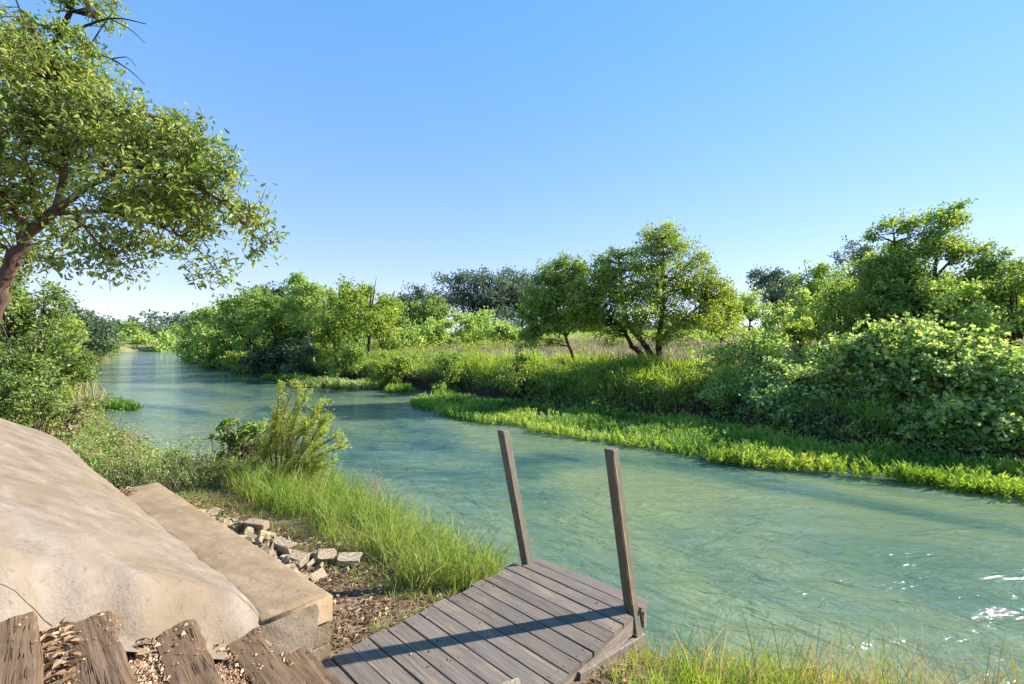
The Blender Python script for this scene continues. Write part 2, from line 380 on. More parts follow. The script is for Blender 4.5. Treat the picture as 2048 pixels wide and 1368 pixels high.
bw = wall_back(AA) + .018 * lump(AA * 2.2, AA * 0, 1.3)
BB = bw + (-2.6 - bw) * SB ** 1.35
t = bw - BB
rise = np.where(t < 2.2, .63 * t, 1.386 + .25 * (t - 2.2)) + .63 * (1.04 - wall_back(AA)) * sstep(t / .45)
top = .795 + .115 * np.sqrt(np.clip(t / .05, 0, 1)) + rise + .016 * lump(AA, BB, .6) + .005 * lump(AA, BB, 2.1, 1)
a0 = 3.05 + .022 * lump(BB * 2.0, BB, 1.1) + .018 * lump(BB, AA * 0, 3)
s_ = np.clip((AA - a0) / (.30 + .05 * lump(BB, BB, 1.7)), 0, 1)
prof = np.clip(1 - (1 - s_) ** 2.3, 0, 1)
zb = stair_z(BB) - .14
face = zb + (top - zb) * prof
face = face + .010 * lump(AA * 2.4, BB * 2.4, 1.4, .6) * np.clip(1.3 - np.clip((AA - a0) / .7, 0, 1.3), 0, 1) * np.clip(prof * 2, 0, 1)
far_edge = 7.75 + .12 * lump(BB, BB * 0, 1.1) + .35 * np.clip(.4 - BB, 0, 1)
ff = np.clip((AA - far_edge) / .32, 0, 1); gz = HZ(np.stack([-CA * AA + SA * BB, SA * AA + CA * BB], -1).reshape(-1, 2)).reshape(AA.shape) - .15
ZZ = face + (gz - face) * ff ** 1.6
V = np.stack([-CA * AA + SA * BB, SA * AA + CA * BB, ZZ], -1)
skirt = V[:, :1, :].copy(); skirt[..., 2] = .55; V = np.concatenate([skirt, V], 1); n2 = nB + 1
i = (np.arange(nA - 1)[:, None] * n2 + np.arange(n2 - 1)[None, :]).ravel()
base = np.array(L(5, .3, .9))
mb = MB(); mb.add(V.reshape(-1, 3), np.stack([i, i + n2, i + n2 + 1, i + 1], -1))
slope_grid = (V[:, 1:, :].copy())
o = link('concrete_slope', mb.mesh('concrete_slope', M['stucco'], True, base), loc=base)
tag(o, 'smooth beige concrete slope rising beside the timber steps', 'concrete slope')
# hairline cracks and a few spalled pits along its lower face
rng = rng_(9); G = slope_grid; gd = nrm(np.cross(np.gradient(G, axis=0), np.gradient(G, axis=1))); gd *= np.sign(gd[..., 2:3] + 1e-9); mb = MB()
for q in range(13):
    ia, ib = rng.integers(14, 70), rng.integers(6, 80); da, db = rng.normal(0, 1.6), rng.normal(0, 1.2); pts = []
    for s in range(rng.integers(14, 34)):
        da += rng.normal(0, .5); db += rng.normal(0, .45); ia = float(np.clip(ia + np.clip(da, -1.6, 1.6), 3, nA - 3)); ib = float(np.clip(ib + np.clip(db, -1.1, 1.1), 2, nB - 3)); i0, j0 = int(ia), int(ib)
        fa, fb = ia - i0, ib - j0
        p = (G[i0, j0] * (1 - fa) + G[i0 + 1, j0] * fa) * (1 - fb) + (G[i0, j0 + 1] * (1 - fa) + G[i0 + 1, j0 + 1] * fa) * fb
        pts.append((p, gd[i0, j0]))
    P = np.array([a_ + n_ * .0012 for a_, n_ in pts]); T = np.gradient(P, axis=0); S = nrm(np.cross(T, np.array([n_ for _, n_ in pts]))); w_ = (rng.uniform(.0005, .0012) * np.sin(np.linspace(.15, 3.0, len(P))))[:, None]
    V2 = np.stack([P - S * w_, P + S * w_], 1).reshape(-1, 3); ii = np.arange(len(P) - 1) * 2
    mb.add(V2, np.stack([ii, ii + 1, ii + 3, ii + 2], -1))
link('hairline_cracks', mb.mesh('hairline_cracks', M['crack'], False, base), o)

# ------------------------------------------------------------------ low wall in front of the slope
wr = thing('retaining_wall', 'low tan concrete wall with flat top at the foot of the beige slope', 'wall', L(3.1, 1.25, .2))
def bar_between(mb, r0, r1, b0, b1, z0, z1, seg, seed, jit=.004, round_=.02):
    """long block: right edge r0->r1, back edge b0->b1 in (a,b), rounded arrises"""
    rng = rng_(seed); tt = np.linspace(0, 1, seg); rows = []
    for q in tt:
        r = np.array(r0) * (1 - q) + np.array(r1) * q; b = np.array(b0) * (1 - q) + np.array(b1) * q
        e = (b - r) / np.linalg.norm(b - r); k_ = round_
        sec = [(r + e * 0, z0), (r, z1 - k_), (r + e * k_ * .3, z1 - k_ * .3), (r + e * k_, z1)]
        for f in (.3, .55, .8): sec.append((r * (1 - f) + b * f, z1))
        sec += [(b - e * k_, z1), (b, z1 - k_), (b, z0)]
        rows.append([np.array(L(p[0], p[1], z)) for p, z in sec])
    V = np.array(rows); ln = np.linspace(0, 1, seg)[:, None]
    V[:, 1:-1, :] += rng.normal(0, jit, V[:, 1:-1, :].shape) * .5
    m = V.shape[1]; i = (np.arange(seg - 1)[:, None] * m + np.arange(m - 1)[None, :]).ravel()
    base_n = mb.n
    mb.add(V.reshape(-1, 3), np.stack([i, i + 1, i + m + 1, i + m], -1))
    mb.F.append(np.arange(m)[::-1][None, :] + base_n); mb.F.append(((seg - 1) * m + np.arange(m))[None, :] + base_n)
wl = np.array(wr.location)
mb = MB(); bar_between(mb, (3.10, 1.455), (7.2, 1.11), (3.14, 1.0), (7.15, .66), .66, .840, 46, 1, .003, .022)
link('wall_cap', mb.mesh('wall_cap', M['wall_top'], True, wl), wr)
for zz0, zz1, da in ((.50, .652, .004), (.34, .492, -.006), (.16, .332, .010)):
    for s0, s1 in ((0, .13), (.133, .45), (.453, .74), (.743, 1.0)):
        r = lambda q: (3.115 + da + 4.08 * q, 1.447 - .345 * q); b = lambda q: (3.15 + da + 4.0 * q, 1.02 - .34 * q)
        mb = MB(); bar_between(mb, r(s0), r(s1), b(s0), b(s1), zz0, zz1, 6, int(zz0 * 100 + s0 * 10), .004, .012)
        link('wall_block', mb.mesh('wall_block', M['wall_block'], False, wl), wr)
# lumpy plaster coat over the inner part of the wall's end
nu, nv = 22, 18; uu, vv_ = np.meshgrid(np.linspace(0, 1, nu), np.linspace(0, 1, nv), indexing='ij')
bb = 1.40 - .50 * uu - .10 * (1 - vv_) * (1 - uu); zz = .42 + (.815 - .42) * vv_
aa = 3.125 - (.045 * np.sin(np.pi * np.clip(uu * .9 + .1, 0, 1)) * np.sin(np.pi * np.clip(vv_ * .92 + .04, 0, 1)) ** .4) + .008 * lump(bb * 6, zz * 6)
V = np.stack([-CA * aa + SA * bb, SA * aa + CA * bb, zz], -1); i = (np.arange(nu - 1)[:, None] * nv + np.arange(nv - 1)[None, :]).ravel()
mb = MB(); mb.add(V.reshape(-1, 3), np.stack([i, i + 1, i + nv + 1, i + nv], -1))
link('plaster_coat', mb.mesh('plaster_coat', M['stucco'], True, wl), wr)

# ------------------------------------------------------------------ timber steps and the gravel between them
def timber_mesh(name, length, width, height, seed):
    rng = rng_(seed); n = 40
    sec = np.array([(-.5, 0), (-.5, .80), (-.44, .96), (-.25, 1), (-.08, 1.0), (.10, 1.0), (.27, 1), (.44, .95), (.5, .78), (.5, 0)])
    xs = np.linspace(-.5, .5, n) * length; rows = []
    ph = rng.uniform(0, 9, 4)
    for q, x in enumerate(xs):
        s2 = sec.copy(); s2[:, 0] *= width; s2[:, 1] *= height
        s2[1:-1, 1] += .002 * np.sin(x * 7 + ph[0] + np.arange(8) * 1.7) + rng.normal(0, .0012, 8)
        s2[:, 0] += .008 * np.sin(x * 5 + ph[1]) ; s2[[0, 1, 2], 0] += rng.normal(0, .004); s2[[7, 8, 9], 0] += rng.normal(0, .005)
        k0 = 3 + seed % 4; s2[k0, 1] -= .010 * max(0, math.sin(x * 2.3 + ph[2]) + .4)      # long split in the top
        rows.append(np.column_stack([np.full(10, x), s2]))
    V = np.array(rows); V[0, :, 0] += rng.normal(0, .004, 10); V[-1, :, 0] += rng.normal(0, .004, 10)
    i = (np.arange(n - 1)[:, None] * 10 + np.arange(9)[None, :]).ravel()
    mb = MB(); mb.add(V.reshape(-1, 3), np.stack([i, i + 1, i + 11, i + 10], -1))
    mb.F.append(np.arange(10)[None, ::-1]); mb.F.append(((n - 1) * 10 + np.arange(10))[None, :])
    return mb.mesh(name, M['timber'], False)
tl = ['weathered timber step at the top of the flight, dead leaves drifted below it',
      'wide weathered timber step directly below the drift of dead leaves',
      'split weathered timber step in the middle of the flight, gravel on both sides',
      'weathered timber step second from the bottom, against the nose of the concrete slope',
      'lowest weathered timber step, beside the wall end and the grey deck']
far_end = [3.10, 3.12, 3.10, 3.12, 3.10]; wid = [.215, .20, .205, .20, .19]
for q, ((b1, z1), lb) in enumerate(zip(TIE, tl)):
    ln = 2.3; wd = wid[q]
    me = timber_mesh('timber_step', ln, wd, .17, 11 + q)
    ac = far_end[q] - ln / 2
    o = link('timber_step', me, loc=L(ac, b1 - wd / 2, z1 - .17), rot=(0, 0, FROT + (-.012, .015, -.02, .0, .02)[q]))
    tag(o, lb, 'step', 'timber steps down to the deck')
for q in range(-2, 5):       # gravel treads, each behind its timber
    if q >= 0: b1, z1 = TIE[q][0] - wid[q] + .02, TIE[q][1] - .022
    else: b1, z1 = TIE[0][0] - wid[0] + .02 + (q + 1) * .33 - .15, TIE[0][1] + .17 * (-q) - .03
    b0 = (TIE[q - 1][0] - .03) if q > 0 else b1 - .34
    nx, ny = 90, 12; uu, vv_ = np.meshgrid(np.linspace(.7, 3.32, nx), np.linspace(b0, b1, ny), indexing='ij')
    zz = z1 + .010 * lump(uu * 3, vv_ * 3, 1.5, q) + .012 * np.clip((b1 - vv_) / .3, 0, 1)
    V = np.stack([-CA * uu + SA * vv_, SA * uu + CA * vv_, zz], -1); i = (np.arange(nx - 1)[:, None] * ny + np.arange(ny - 1)[None, :]).ravel()
    mb = MB(); mb.add(V.reshape(-1, 3), np.stack([i, i + ny, i + ny + 1, i + 1], -1))
    tag(link('gravel_path', mb.mesh('gravel_path', M['gravel_bed'], True)), kind='structure')
# loose granite grit on the treads
rng = rng_(5); mb = MB()
OCT = np.array([(1, 0, 0), (-1, 0, 0), (0, 1, 0), (0, -1, 0), (0, 0, 1), (0, 0, -1)], float)
OCF = np.array([(0, 2, 4), (2, 1, 4), (1, 3, 4), (3, 0, 4), (2, 0, 5), (1, 2, 5), (3, 1, 5), (0, 3, 5)])
for q in range(0, 5):
    b1, z1 = TIE[q][0] - wid[q] + .015, TIE[q][1] - .018; b0 = (TIE[q - 1][0] + .005) if q else b1 - .1
    m = 1500 if q in (1, 2, 3) else 350
    aa = rng.uniform(1.9, 3.12, m); bb = rng.uniform(b0, b1 + .02, m); P = np.array([L(x, y, z1 + .006) for x, y in zip(aa, bb)])
    stray = rng.random(m) < .02; P[stray] = np.array([L(x, y, TIE[q][1] + .004) for x, y in zip(rng.uniform(2.7, 3.1, stray.sum()), rng.uniform(TIE[q][0] - wid[q], TIE[q][0], stray.sum()))]).reshape(-1, 3)
    r = rng.uniform(.003, .0085, m) * (1 + 1.2 * (rng.random(m) < .05))
    V = P[:, None, :] + (OCT[None] * rng.uniform(.55, 1.2, (m, 6, 1))) * r[:, None, None]
    mb.add(V.reshape(-1, 3), (OCF[None] + 6 * np.arange(m)[:, None, None]).reshape(-1, 3), np.repeat(rng.random(m), 6))
tag(link('gravel', mb.mesh('gravel', M['pebble'])), 'loose orange tan grit on the treads between the timber steps', 'gravel', kind='stuff')

# ------------------------------------------------------------------ the wooden deck
DZ = .40
def boxmesh(name, lx, ly, lz, mat, ch=.006, seed=0, taper=0.0):
    """chamfered plank, length along x, origin at its centre"""
    rng = rng_(seed); y, z, c = ly / 2, lz / 2, ch
    sec = np.array([(-y, -z + c), (-y, z - c), (-y + c, z), (y - c, z), (y, z - c), (y, -z + c), (y - c, -z), (-y + c, -z)])
    n = 7; xs = np.linspace(-lx / 2, lx / 2, n); V = np.zeros((n, 8, 3)); 
    for q, x in enumerate(xs):
        s2 = sec.copy(); s2[:, 0] *= 1 + taper * (q / (n - 1) - .5); s2 += rng.normal(0, .0008, s2.shape); V[q, :, 0] = x; V[q, :, 1:] = s2
    i = (np.arange(n - 1)[:, None] * 8 + np.arange(8)[None, :]); j = np.arange(n - 1)[:, None] * 8 + (np.arange(8)[None, :] + 1) % 8
    mb = MB(); mb.add(V.reshape(-1, 3), np.stack([i, j, j + 8, i + 8], -1).reshape(-1, 4))
    mb.F.append(np.arange(8)[None, :]); mb.F.append(((n - 1) * 8 + np.arange(8))[None, ::-1])
    return mb.mesh(name, mat)
deck = thing('wooden_deck', 'small grey plank deck with two leaning posts at the edge of the river', 'deck', L(2.45, 2.4, .1), FROT)
def DP(a, b, z): return (-(a - 2.45), b - 2.4, z - .1)
rng = rng_(3); nb = 17; pitch = .1445; b_last = 3.395
nails = MB()
for q in range(nb):
    bc = b_last - q * pitch; l0 = 1.805 + rng.normal(0, .006); l1 = 3.085 + rng.uniform(-.02, .03)
    if q == 0: l0 += .06; l1 -= .06
    me = boxmesh('deck_board', l1 - l0, .138, .034, M['deck'], .005, 40 + q)
    bo = link('deck_board', me, deck, DP((l0 + l1) / 2, bc, DZ - .017 + rng.normal(0, .0012)), (rng.normal(0, .006), 0, rng.normal(0, .003)))
    for an in (1.86, 2.45, 3.02):
        for sgn in (-1, 1):
            c0 = np.array(DP(an + rng.normal(0, .006), bc + sgn * .042 + rng.normal(0, .004), DZ + .0016))
            th = np.linspace(0, 2 * np.pi, 6, endpoint=False)
            nails.add(np.column_stack([c0[0] + .0055 * np.cos(th), c0[1] + .0055 * np.sin(th), np.full(6, c0[2])]), np.arange(6)[None, :])
nl = link('nail_heads', nails.mesh('nail_heads', M['nail']), deck); nl['kind'] = 'stuff'
o = link('edge_board', boxmesh('edge_board', 1.24, .13, .036, M['deck_worn'], .007, 90, .55), deck, DP(2.42, 3.525, DZ - .016), (0, 0, .03)); o['label'] = 'worn outer board with bare orange wood'
o = link('rim_board', boxmesh('rim_board', 1.30, .04, .15, M['frame_wood'], .004, 91), deck, DP(2.45, 3.53, DZ - .112))
for an in (1.845, 2.45, 3.045):
    link('joist', boxmesh('joist', 2.30, .042, .14, M['frame_wood'], .004, 92), deck, DP(an, 2.33, DZ - .108), (0, 0, R(90)))
link('brace', boxmesh('brace', .95, .04, .10, M['frame_wood'], .004, 93), deck, DP(1.815, 3.05, .20), (0, R(10), R(90)))
def post(a, b, lx, lb_, worn=False, name='post', z0=-.35):
    h = 1.32 + (DZ - z0); f = (DZ - z0)
    s = .089 / 2; c = .006; sec = np.array([(-s, -s + c), (-s + c, -s), (s - c, -s), (s, -s + c), (s, s - c), (s - c, s), (-s + c, s), (-s, s - c)])[::1]
    zs = np.array([z0, DZ - .2, DZ, DZ + .35, DZ + .7, DZ + 1.0, DZ + 1.305, DZ + 1.32]); V = np.zeros((len(zs), 8, 3))
    lw = Vector(lx).to_2d()                    # world lean per metre
    ll = Matrix.Rotation(-FROT, 2) @ lw
    for q, zz in enumerate(zs):
        up = zz - DZ; k_ = .93 if q == len(zs) - 1 else 1
        V[q, :, 0] = sec[:, 0] * k_ + ll.x * up; V[q, :, 1] = sec[:, 1] * k_ + ll.y * up; V[q, :, 2] = up
    n = len(zs); i = np.arange(n - 1)[:, None] * 8 + np.arange(8)[None, :]; j = np.arange(n - 1)[:, None] * 8 + (np.arange(8)[None, :] + 1) % 8
    mb = MB(); F = np.stack([i, j, j + 8, i + 8], -1).reshape(-1, 4)
    mb.add(V.reshape(-1, 3), F); mb.F.append(((n - 1) * 8 + np.arange(8))[None, :])
    # grain along x for the wood material: swap axes through an object rotation
    Vm = mb.V[0]; mb.V[0] = np.column_stack([Vm[:, 2], Vm[:, 1], -Vm[:, 0]])
    o = link(name, mb.mesh(name, M['post']), deck, DP(a, b, DZ), (0, R(-90), 0)); o['label'] = lb_
    if not worn: return
    # strip of bare wood where the paint has worn off the corner towards the camera
    mb = MB(); rng = rng_(7); rows = []
    for q in range(15):
        up = .06 + 1.22 * q / 14; w_ = .003 + .008 * abs(math.sin(q * 2.1 + a)) ** 2; c0 = np.array([s + .0012 + ll.x * up, -s - .0012 + ll.y * up, up])
        rows += [c0 + (-.0065 - w_, 0, 0), c0 + (-.0055, 0, 0), c0 + (0, .0055, 0), c0 + (0, .0055 + w_, 0)]
    Vm = np.array(rows); Vm = np.column_stack([Vm[:, 2], Vm[:, 1], -Vm[:, 0]])
    F = [[4 * q + c_, 4 * q + c_ + 1, 4 * q + c_ + 5, 4 * q + c_ + 4] for q in range(14) for c_ in range(3)]
    mb.add(Vm, F); link('worn_corner', mb.mesh('worn_corner', M['worn_edge']), o)
post(3.02, 3.42, (-.183, 0, 0), 'square post farther from the steps, leaning towards the slope')
post(1.865, 3.415, (-.127, 0, 0), 'square post nearer the grassy bank, leaning towards the slope', True)

# ------------------------------------------------------------------ limestone rubble by the wall
def stone_mesh(seed):
    rng = rng_(seed); bm = bmesh.new(); bmesh.ops.create_cube(bm, size=1)
    for v in bm.verts: v.co = Vector((v.co.x * rng.uniform(.75, 1.15), v.co.y * rng.uniform(.7, 1.15), v.co.z * rng.uniform(.75, 1.2)))
    bmesh.ops.bevel(bm, geom=list(bm.edges), offset=.10, segments=1, affect='EDGES', profile=.6)
    for v in bm.verts: v.co += Vector(rng.normal(0, .055, 3))
    me = bpy.data.meshes.new('stone'); bm.to_mesh(me); bm.free(); me.materials.append(M['limestone']); return me
SM = [stone_mesh(s) for s in range(7)]
rng = rng_(21)
special = [(4.72, 1.86, .19, .16, .07, .5, .35, 'pale squarish limestone block tilted against the rubble near the wall end'),
           (4.62, 2.10, .20, .13, .06, 1.2, .45, 'flat white limestone slab standing tilted at the near end of the rubble'),
           (5.95, 1.86, .26, .15, .10, .6, .08, 'largest cream limestone boulder at the back of the rubble beside the grass'),
           (5.12, 1.88, .28, .11, .08, .3, .15, 'long brown sided limestone block across the middle of the rubble'),
           (4.42, 2.25, .24, .16, .05, .9, .1, 'grey flat limestone slab nearest the leaf litter')]
for a, b, sx, sy, sz, rz, tilt, lb in special:
    x, y, _ = L(a, b); o = link('limestone', SM[int(a * 10) % 7], loc=(x, y, H(x, y) + sz * .45 + .05), rot=(tilt, tilt * .4, FROT + rz)); o.scale = (sx, sy, sz)
    tag(o, lb, 'stone', 'limestone rubble beside the low wall')
for q in range(90):
    t_ = rng.random(); a = 4.25 + 2.7 * t_; b = 1.455 - .084 * (a - 3.1) + .14 + rng.beta(1.3, 1.4) * (.78 - .28 * t_)
    x, y, _ = L(a, b); sx = rng.uniform(.07, .19); sy = sx * rng.uniform(.45, .9); sz = rng.uniform(.03, .07)
    o = link('limestone', SM[q % 7], loc=(x, y, H(x, y) + sz * .3 + rng.uniform(0, .06)), rot=(rng.normal(0, .3), rng.normal(0, .3), rng.uniform(0, 6.28))); o.scale = (sx, sy, sz)
    wall_side = b - (1.455 - .084 * (a - 3.1)) < .42
    where = ['near the leaf litter', 'in mid pile', 'near the lime green bush'][int(np.clip(t_ * 3, 0, 2))]
    tag(o, 'small broken limestone ' + where + (', at the foot of the wall' if wall_side else ', on the grass side'), 'stone', 'limestone rubble beside the low wall')
x, y, _ = L(1.98, 2.10); o = link('limestone', SM[2], loc=(x, y, DZ + .016), rot=(.05, 0, .4)); o.scale = (.11, .07, .035)
tag(o, 'small white stone chip lying on the deck boards', 'stone')

# ------------------------------------------------------------------ plant builders
def scatter_poly(n, poly, rng):
    poly = np.asarray(poly, float); lo, hi = poly.min(0), poly.max(0); out = np.zeros((0, 2))
    while len(out) < n:
        P = rng.uniform(lo, hi, (n * 2, 2)); out = np.concatenate([out, P[inside(P, poly)]])
    return out[:n]

def crown_points(blobs, n, rng, shell=.45, loose=.16):
    B = np.array(blobs, float); vol = (B[:, 3] * B[:, 4] * B[:, 5]) ** .72; k_ = rng.choice(len(B), n, p=vol / vol.sum())
    d = nrm(rng.normal(0, 1, (n, 3))); r = shell + (1 - shell) * rng.random(n) ** .7
    r *= 1 + rng.normal(0, .07, n)
    Cn = B[k_, :3] + d * r[:, None] * B[k_, 3:6]
    m = max(10, n // 9); own = rng.integers(0, m, n); far_ = rng.random(n) < loose            # shoots gather round boughs
    Cb = Cn[:m][own] + rng.normal(0, 1, (n, 3)) * B[k_[:m][own], 3:6] * np.array([.20, .20, .13]); Cb[:m] = Cn[:m]; Cb[far_] = Cn[far_]
    db = d[:m][own]; db[far_] = d[far_]
    return Cb, db, k_

def sprays(mb, Cn, out, per, L_, W_, spread, rng, up=.45, droop=.15, shape='leaf', along=.6, vbase=None):
    """leaf sprays: leaves strewn along a short shoot at every centre"""
    n = len(Cn); sh = nrm(out * .8 + rng.normal(0, .55, (n, 3)) + np.array([0, 0, up * .5 - droop]))
    t = rng.uniform(-1, 1, (n, per)); P = Cn[:, None, :] + sh[:, None, :] * (t * spread * along)[..., None] + rng.normal(0, 1, (n, per, 3)) * spread * np.array([.42, .42, .32])
    D = nrm(sh[:, None, :] * .55 + rng.normal(0, .75, (n, per, 3)) + np.array([0, 0, -droop]))
    N = nrm(out[:, None, :] * .35 + np.array([0, 0, up]) + rng.normal(0, .55, (n, per, 3)))
    vb = rng.normal(.5, .16, n) if vbase is None else vbase
    var = vb[:, None] + rng.normal(0, .30 if shape == 'vine' else .18, (n, per))
    Lr = L_ * rng.uniform(.7, 1.25, (n, per)); 
    leaves(mb, P.reshape(-1, 3), D.reshape(-1, 3), N.reshape(-1, 3), Lr.ravel(), (Lr * W_ / L_).ravel(), var.ravel(), shape)
    return sh

def twigs_to(mb, Cn, limb_pts, limb_r, rng, every=2, r=.012, sides=3):
    for c in Cn[::every]:
        dz = limb_pts - c; d = np.sqrt((dz ** 2).sum(1)) + np.maximum(0, limb_pts[:, 2] - c[2]) * .8
        q = int(np.argmin(d)); p = limb_pts[q]
        if d[q] > .75 and r < .011: continue
        mid = (p + c) / 2 + rng.normal(0, .06, 3) * np.linalg.norm(c - p) + np.array([0, 0, .08 * np.linalg.norm(c - p)])
        r0 = min(limb_r[q] * .6, r * 2.2)
        tube(mb, smooth_path([p, mid, c], 5), np.linspace(r0, r * .35, 5), sides)

def plant(name, label, cat, base, limbs, blobs, ncl, per, leaf, width, spread, lmat, bmat, seed, group=None, shape='leaf', shell=.45,
          twig=.012, every=2, up=.45, droop=.15, sides=7, trunk_name='trunk', crown_name='crown', loose=.16, shoots=False):
    rng = rng_(seed); base = np.array(base, float); root = thing(name, label, cat, base, 0, group)
    tb = MB(); LP = []; LR = []
    for pts, r0, r1 in limbs:
        n = max(6, int(len(pts) * 3)); Q = smooth_path(pts, n, rng, r0 * .12); rr = r0 + (r1 - r0) * np.linspace(0, 1, n) ** .8
        tube(tb, Q, rr, sides); LP.append(Q[n // 4:]); LR.append(rr[n // 4:])
    LP = np.concatenate(LP); LR = np.concatenate(LR)
    Cn, out, _ = crown_points(blobs, ncl, rng, shell, loose)
    twigs_to(tb, Cn, LP, LR, rng, every, twig)
    link(trunk_name, tb.mesh(trunk_name, bmat, True, base), root)
    cb = MB(); sh = sprays(cb, Cn, out, per, leaf, width, spread, rng, up, droop, shape)
    if shoots:
        sb_ = MB()
        for c, d_ in zip(Cn, sh): tube(sb_, [c - d_ * spread * 1.3, c + rng.normal(0, .012, 3), c + d_ * spread * .8], [.0045, .003, .0012], 3)
        link('twigs', sb_.mesh('twigs', bmat, True, base), root)
    link(crown_name, cb.mesh(crown_name, lmat, False, base), root)
    return root, Cn, out

def auto_tree(name, label, x, y, ztop, rad, lmat, bmat, seed, group=None, cat='tree', low=.28, dens=1.0, leaf=None, stems=1, lean=(0, 0), nblob=9, trunk_r=None, flat=1.0, shape='leaf', spread=None, wr=.62):
    """free-standing tree or shrub with a crown of overlapping lumps"""
    rng = rng_(seed); z0 = H(x, y) - .08; h = ztop - z0; leaf = leaf or max(.05, y * .0075); tr = trunk_r or h * .022
    blobs = []; zc = z0 + h * (low + 1) / 2; rz = h * (1 - low) / 2
    for q in range(nblob):
        an = 2.4 * q + rng.uniform(-.5, .5); f = math.sqrt((q + .6) / nblob); zz = rng.uniform(-.75, .8)
        rr = math.sqrt(max(.05, 1 - zz * zz * .8)) * f; br = rng.uniform(.36, .54)
        blobs.append((x + lean[0] * h * .6 + rad * rr * math.cos(an) * .70, y + rad * rr * math.sin(an) * .70, zc + rz * zz * .72, rad * br, rad * br, rz * br * flat * 1.05))
    blobs.append((x + lean[0] * h * .6 + rng.uniform(-.2, .2) * rad, y, ztop - rz * .30, rad * .34, rad * .34, rz * .30))
    for q in range(6):
        an = rng.uniform(0, 6.28); zz = rng.uniform(.1, .95); rr = math.sqrt(1 - zz * zz)
        blobs.append((x + lean[0] * h * .6 + rad * rr * math.cos(an) * .92, y + rad * rr * math.sin(an) * .92, zc + rz * zz * .96, rad * .15, rad * .15, rz * rng.uniform(.14, .26)))
    limbs = []
    for s in range(stems):
        sx = x + (rng.uniform(-.06, .06) * h if stems > 1 else 0); fork = z0 + h * (low + .12 if stems == 1 else .10)
        f0 = (x + lean[0] * h * .25 + (sx - x) * 2, y + lean[1] * h * .25, fork)
        limbs.append(([(x + (sx - x) * .3, y, z0), ((x + f0[0]) / 2 + rng.normal(0, .02) * h, y, (z0 + fork) / 2), f0], tr, tr * .75))
        for b in blobs[s::stems]:
            m_ = ((f0[0] * .55 + b[0] * .45), (f0[1] * .55 + b[1] * .45), f0[2] * .5 + b[2] * .5 + rng.normal(0, .04) * h)
            limbs.append(([f0, m_, (b[0], b[1], b[2] + b[5] * .5)], tr * .55, tr * .12))
    area = 1.57 * rad * h * (1 - low); per = 16; ncl = int(np.clip(dens * 4.6 * area / (.5 * leaf * leaf * wr) / per, 40, 2600))
    sp = spread or max(leaf * 1.9, rad * .15)
    return plant(name, label, cat, (x, y, z0), limbs, blobs, ncl, per, leaf, leaf * wr, sp, lmat, bmat, seed + 1, group, shape, .5, max(.008, tr * .10), 4 if ncl > 300 else 2, sides=6)

def grass(name, label, P, hmin, hmax, width, mat, seed, wind=(0, 0), lean=.35, vmean=.45, vsd=.2, per=9, tuft=.05, curve=.5, cat='grass', z=None):
    rng = rng_(seed); n = len(P); Q = (P[:, None, :] + rng.normal(0, tuft, (n, per, 2))).reshape(-1, 2)
    zz = (HZ(Q) if z is None else np.full(len(Q), z)) - .02
    th = np.repeat(rng.uniform(hmin, hmax, n), per); h = th * rng.uniform(.55, 1.1, n * per)
    ln = rng.normal(0, lean, (n * per, 2)) + np.array(wind); v = np.repeat(rng.normal(vmean, vsd, n), per) + rng.normal(0, .13, n * per)
    mb = MB(); blades(mb, np.column_stack([Q, zz]), h, width * rng.uniform(.6, 1.2, n * per), ln, v, rng, curve)
    return tag(link(name, mb.mesh(name, mat)), label, cat, kind='stuff')

# ------------------------------------------------------------------ the overhanging oak beside the slope
OY = 6.2
px = lambda *p: [tuple(q) for q in p]
oak_limbs = [
    ([(-7.993, 6.5, 1.771), (-7.612, 6.45, 2.487), (-7.258, 6.4, 3.05), (-7.048, 6.35, 3.535), (-6.778, 6.3, 4.012), (-6.484, 6.25, 4.262), (-6.18, 6.2, 4.426)], .135, .062),
    ([(-6.214, 6.2, 4.399), (-6.069, 6.15, 4.756), (-5.966, 6.1, 5.174), (-6.046, 6.1, 5.643), (-6.125, 6, 6.121), (-6.29, 6, 6.714)], .05, .016),
    ([(-6.214, 6.2, 4.399), (-5.67, 6, 4.578), (-5.342, 5.9, 4.714), (-4.857, 5.8, 4.812), (-4.347, 5.7, 4.755), (-3.84, 5.6, 4.532), (-3.409, 5.6, 4.194), (-3.009, 5.6, 3.763)], .05, .008),
    ([(-6.329, 6.2, 4.331), (-5.859, 6.1, 4.336), (-5.433, 6, 4.334), (-4.953, 5.9, 4.234), (-4.5, 5.9, 4.085), (-3.977, 5.8, 3.773), (-3.722, 5.8, 3.454)], .036, .007),
    ([(-5.973, 6.1, 5.107), (-5.342, 5.9, 5.511), (-4.742, 5.8, 5.57), (-4.159, 5.7, 5.243), (-3.595, 5.7, 4.817)], .04, .008),
    ([(-6.674, 6.3, 4.137), (-6.909, 6.2, 4.603), (-7.147, 6, 5), (-7.417, 5.9, 5.479)], .045, .014),
    ([(-5.859, 6.1, 4.336), (-5.407, 5.9, 3.923), (-5.083, 5.9, 3.598)], .025, .008),
    ([(-6.535, 6.3, 4.275), (-7.098, 6.7, 4.985), (-7.461, 6.9, 5.815), (-7.723, 7, 6.631)], .042, .014)]
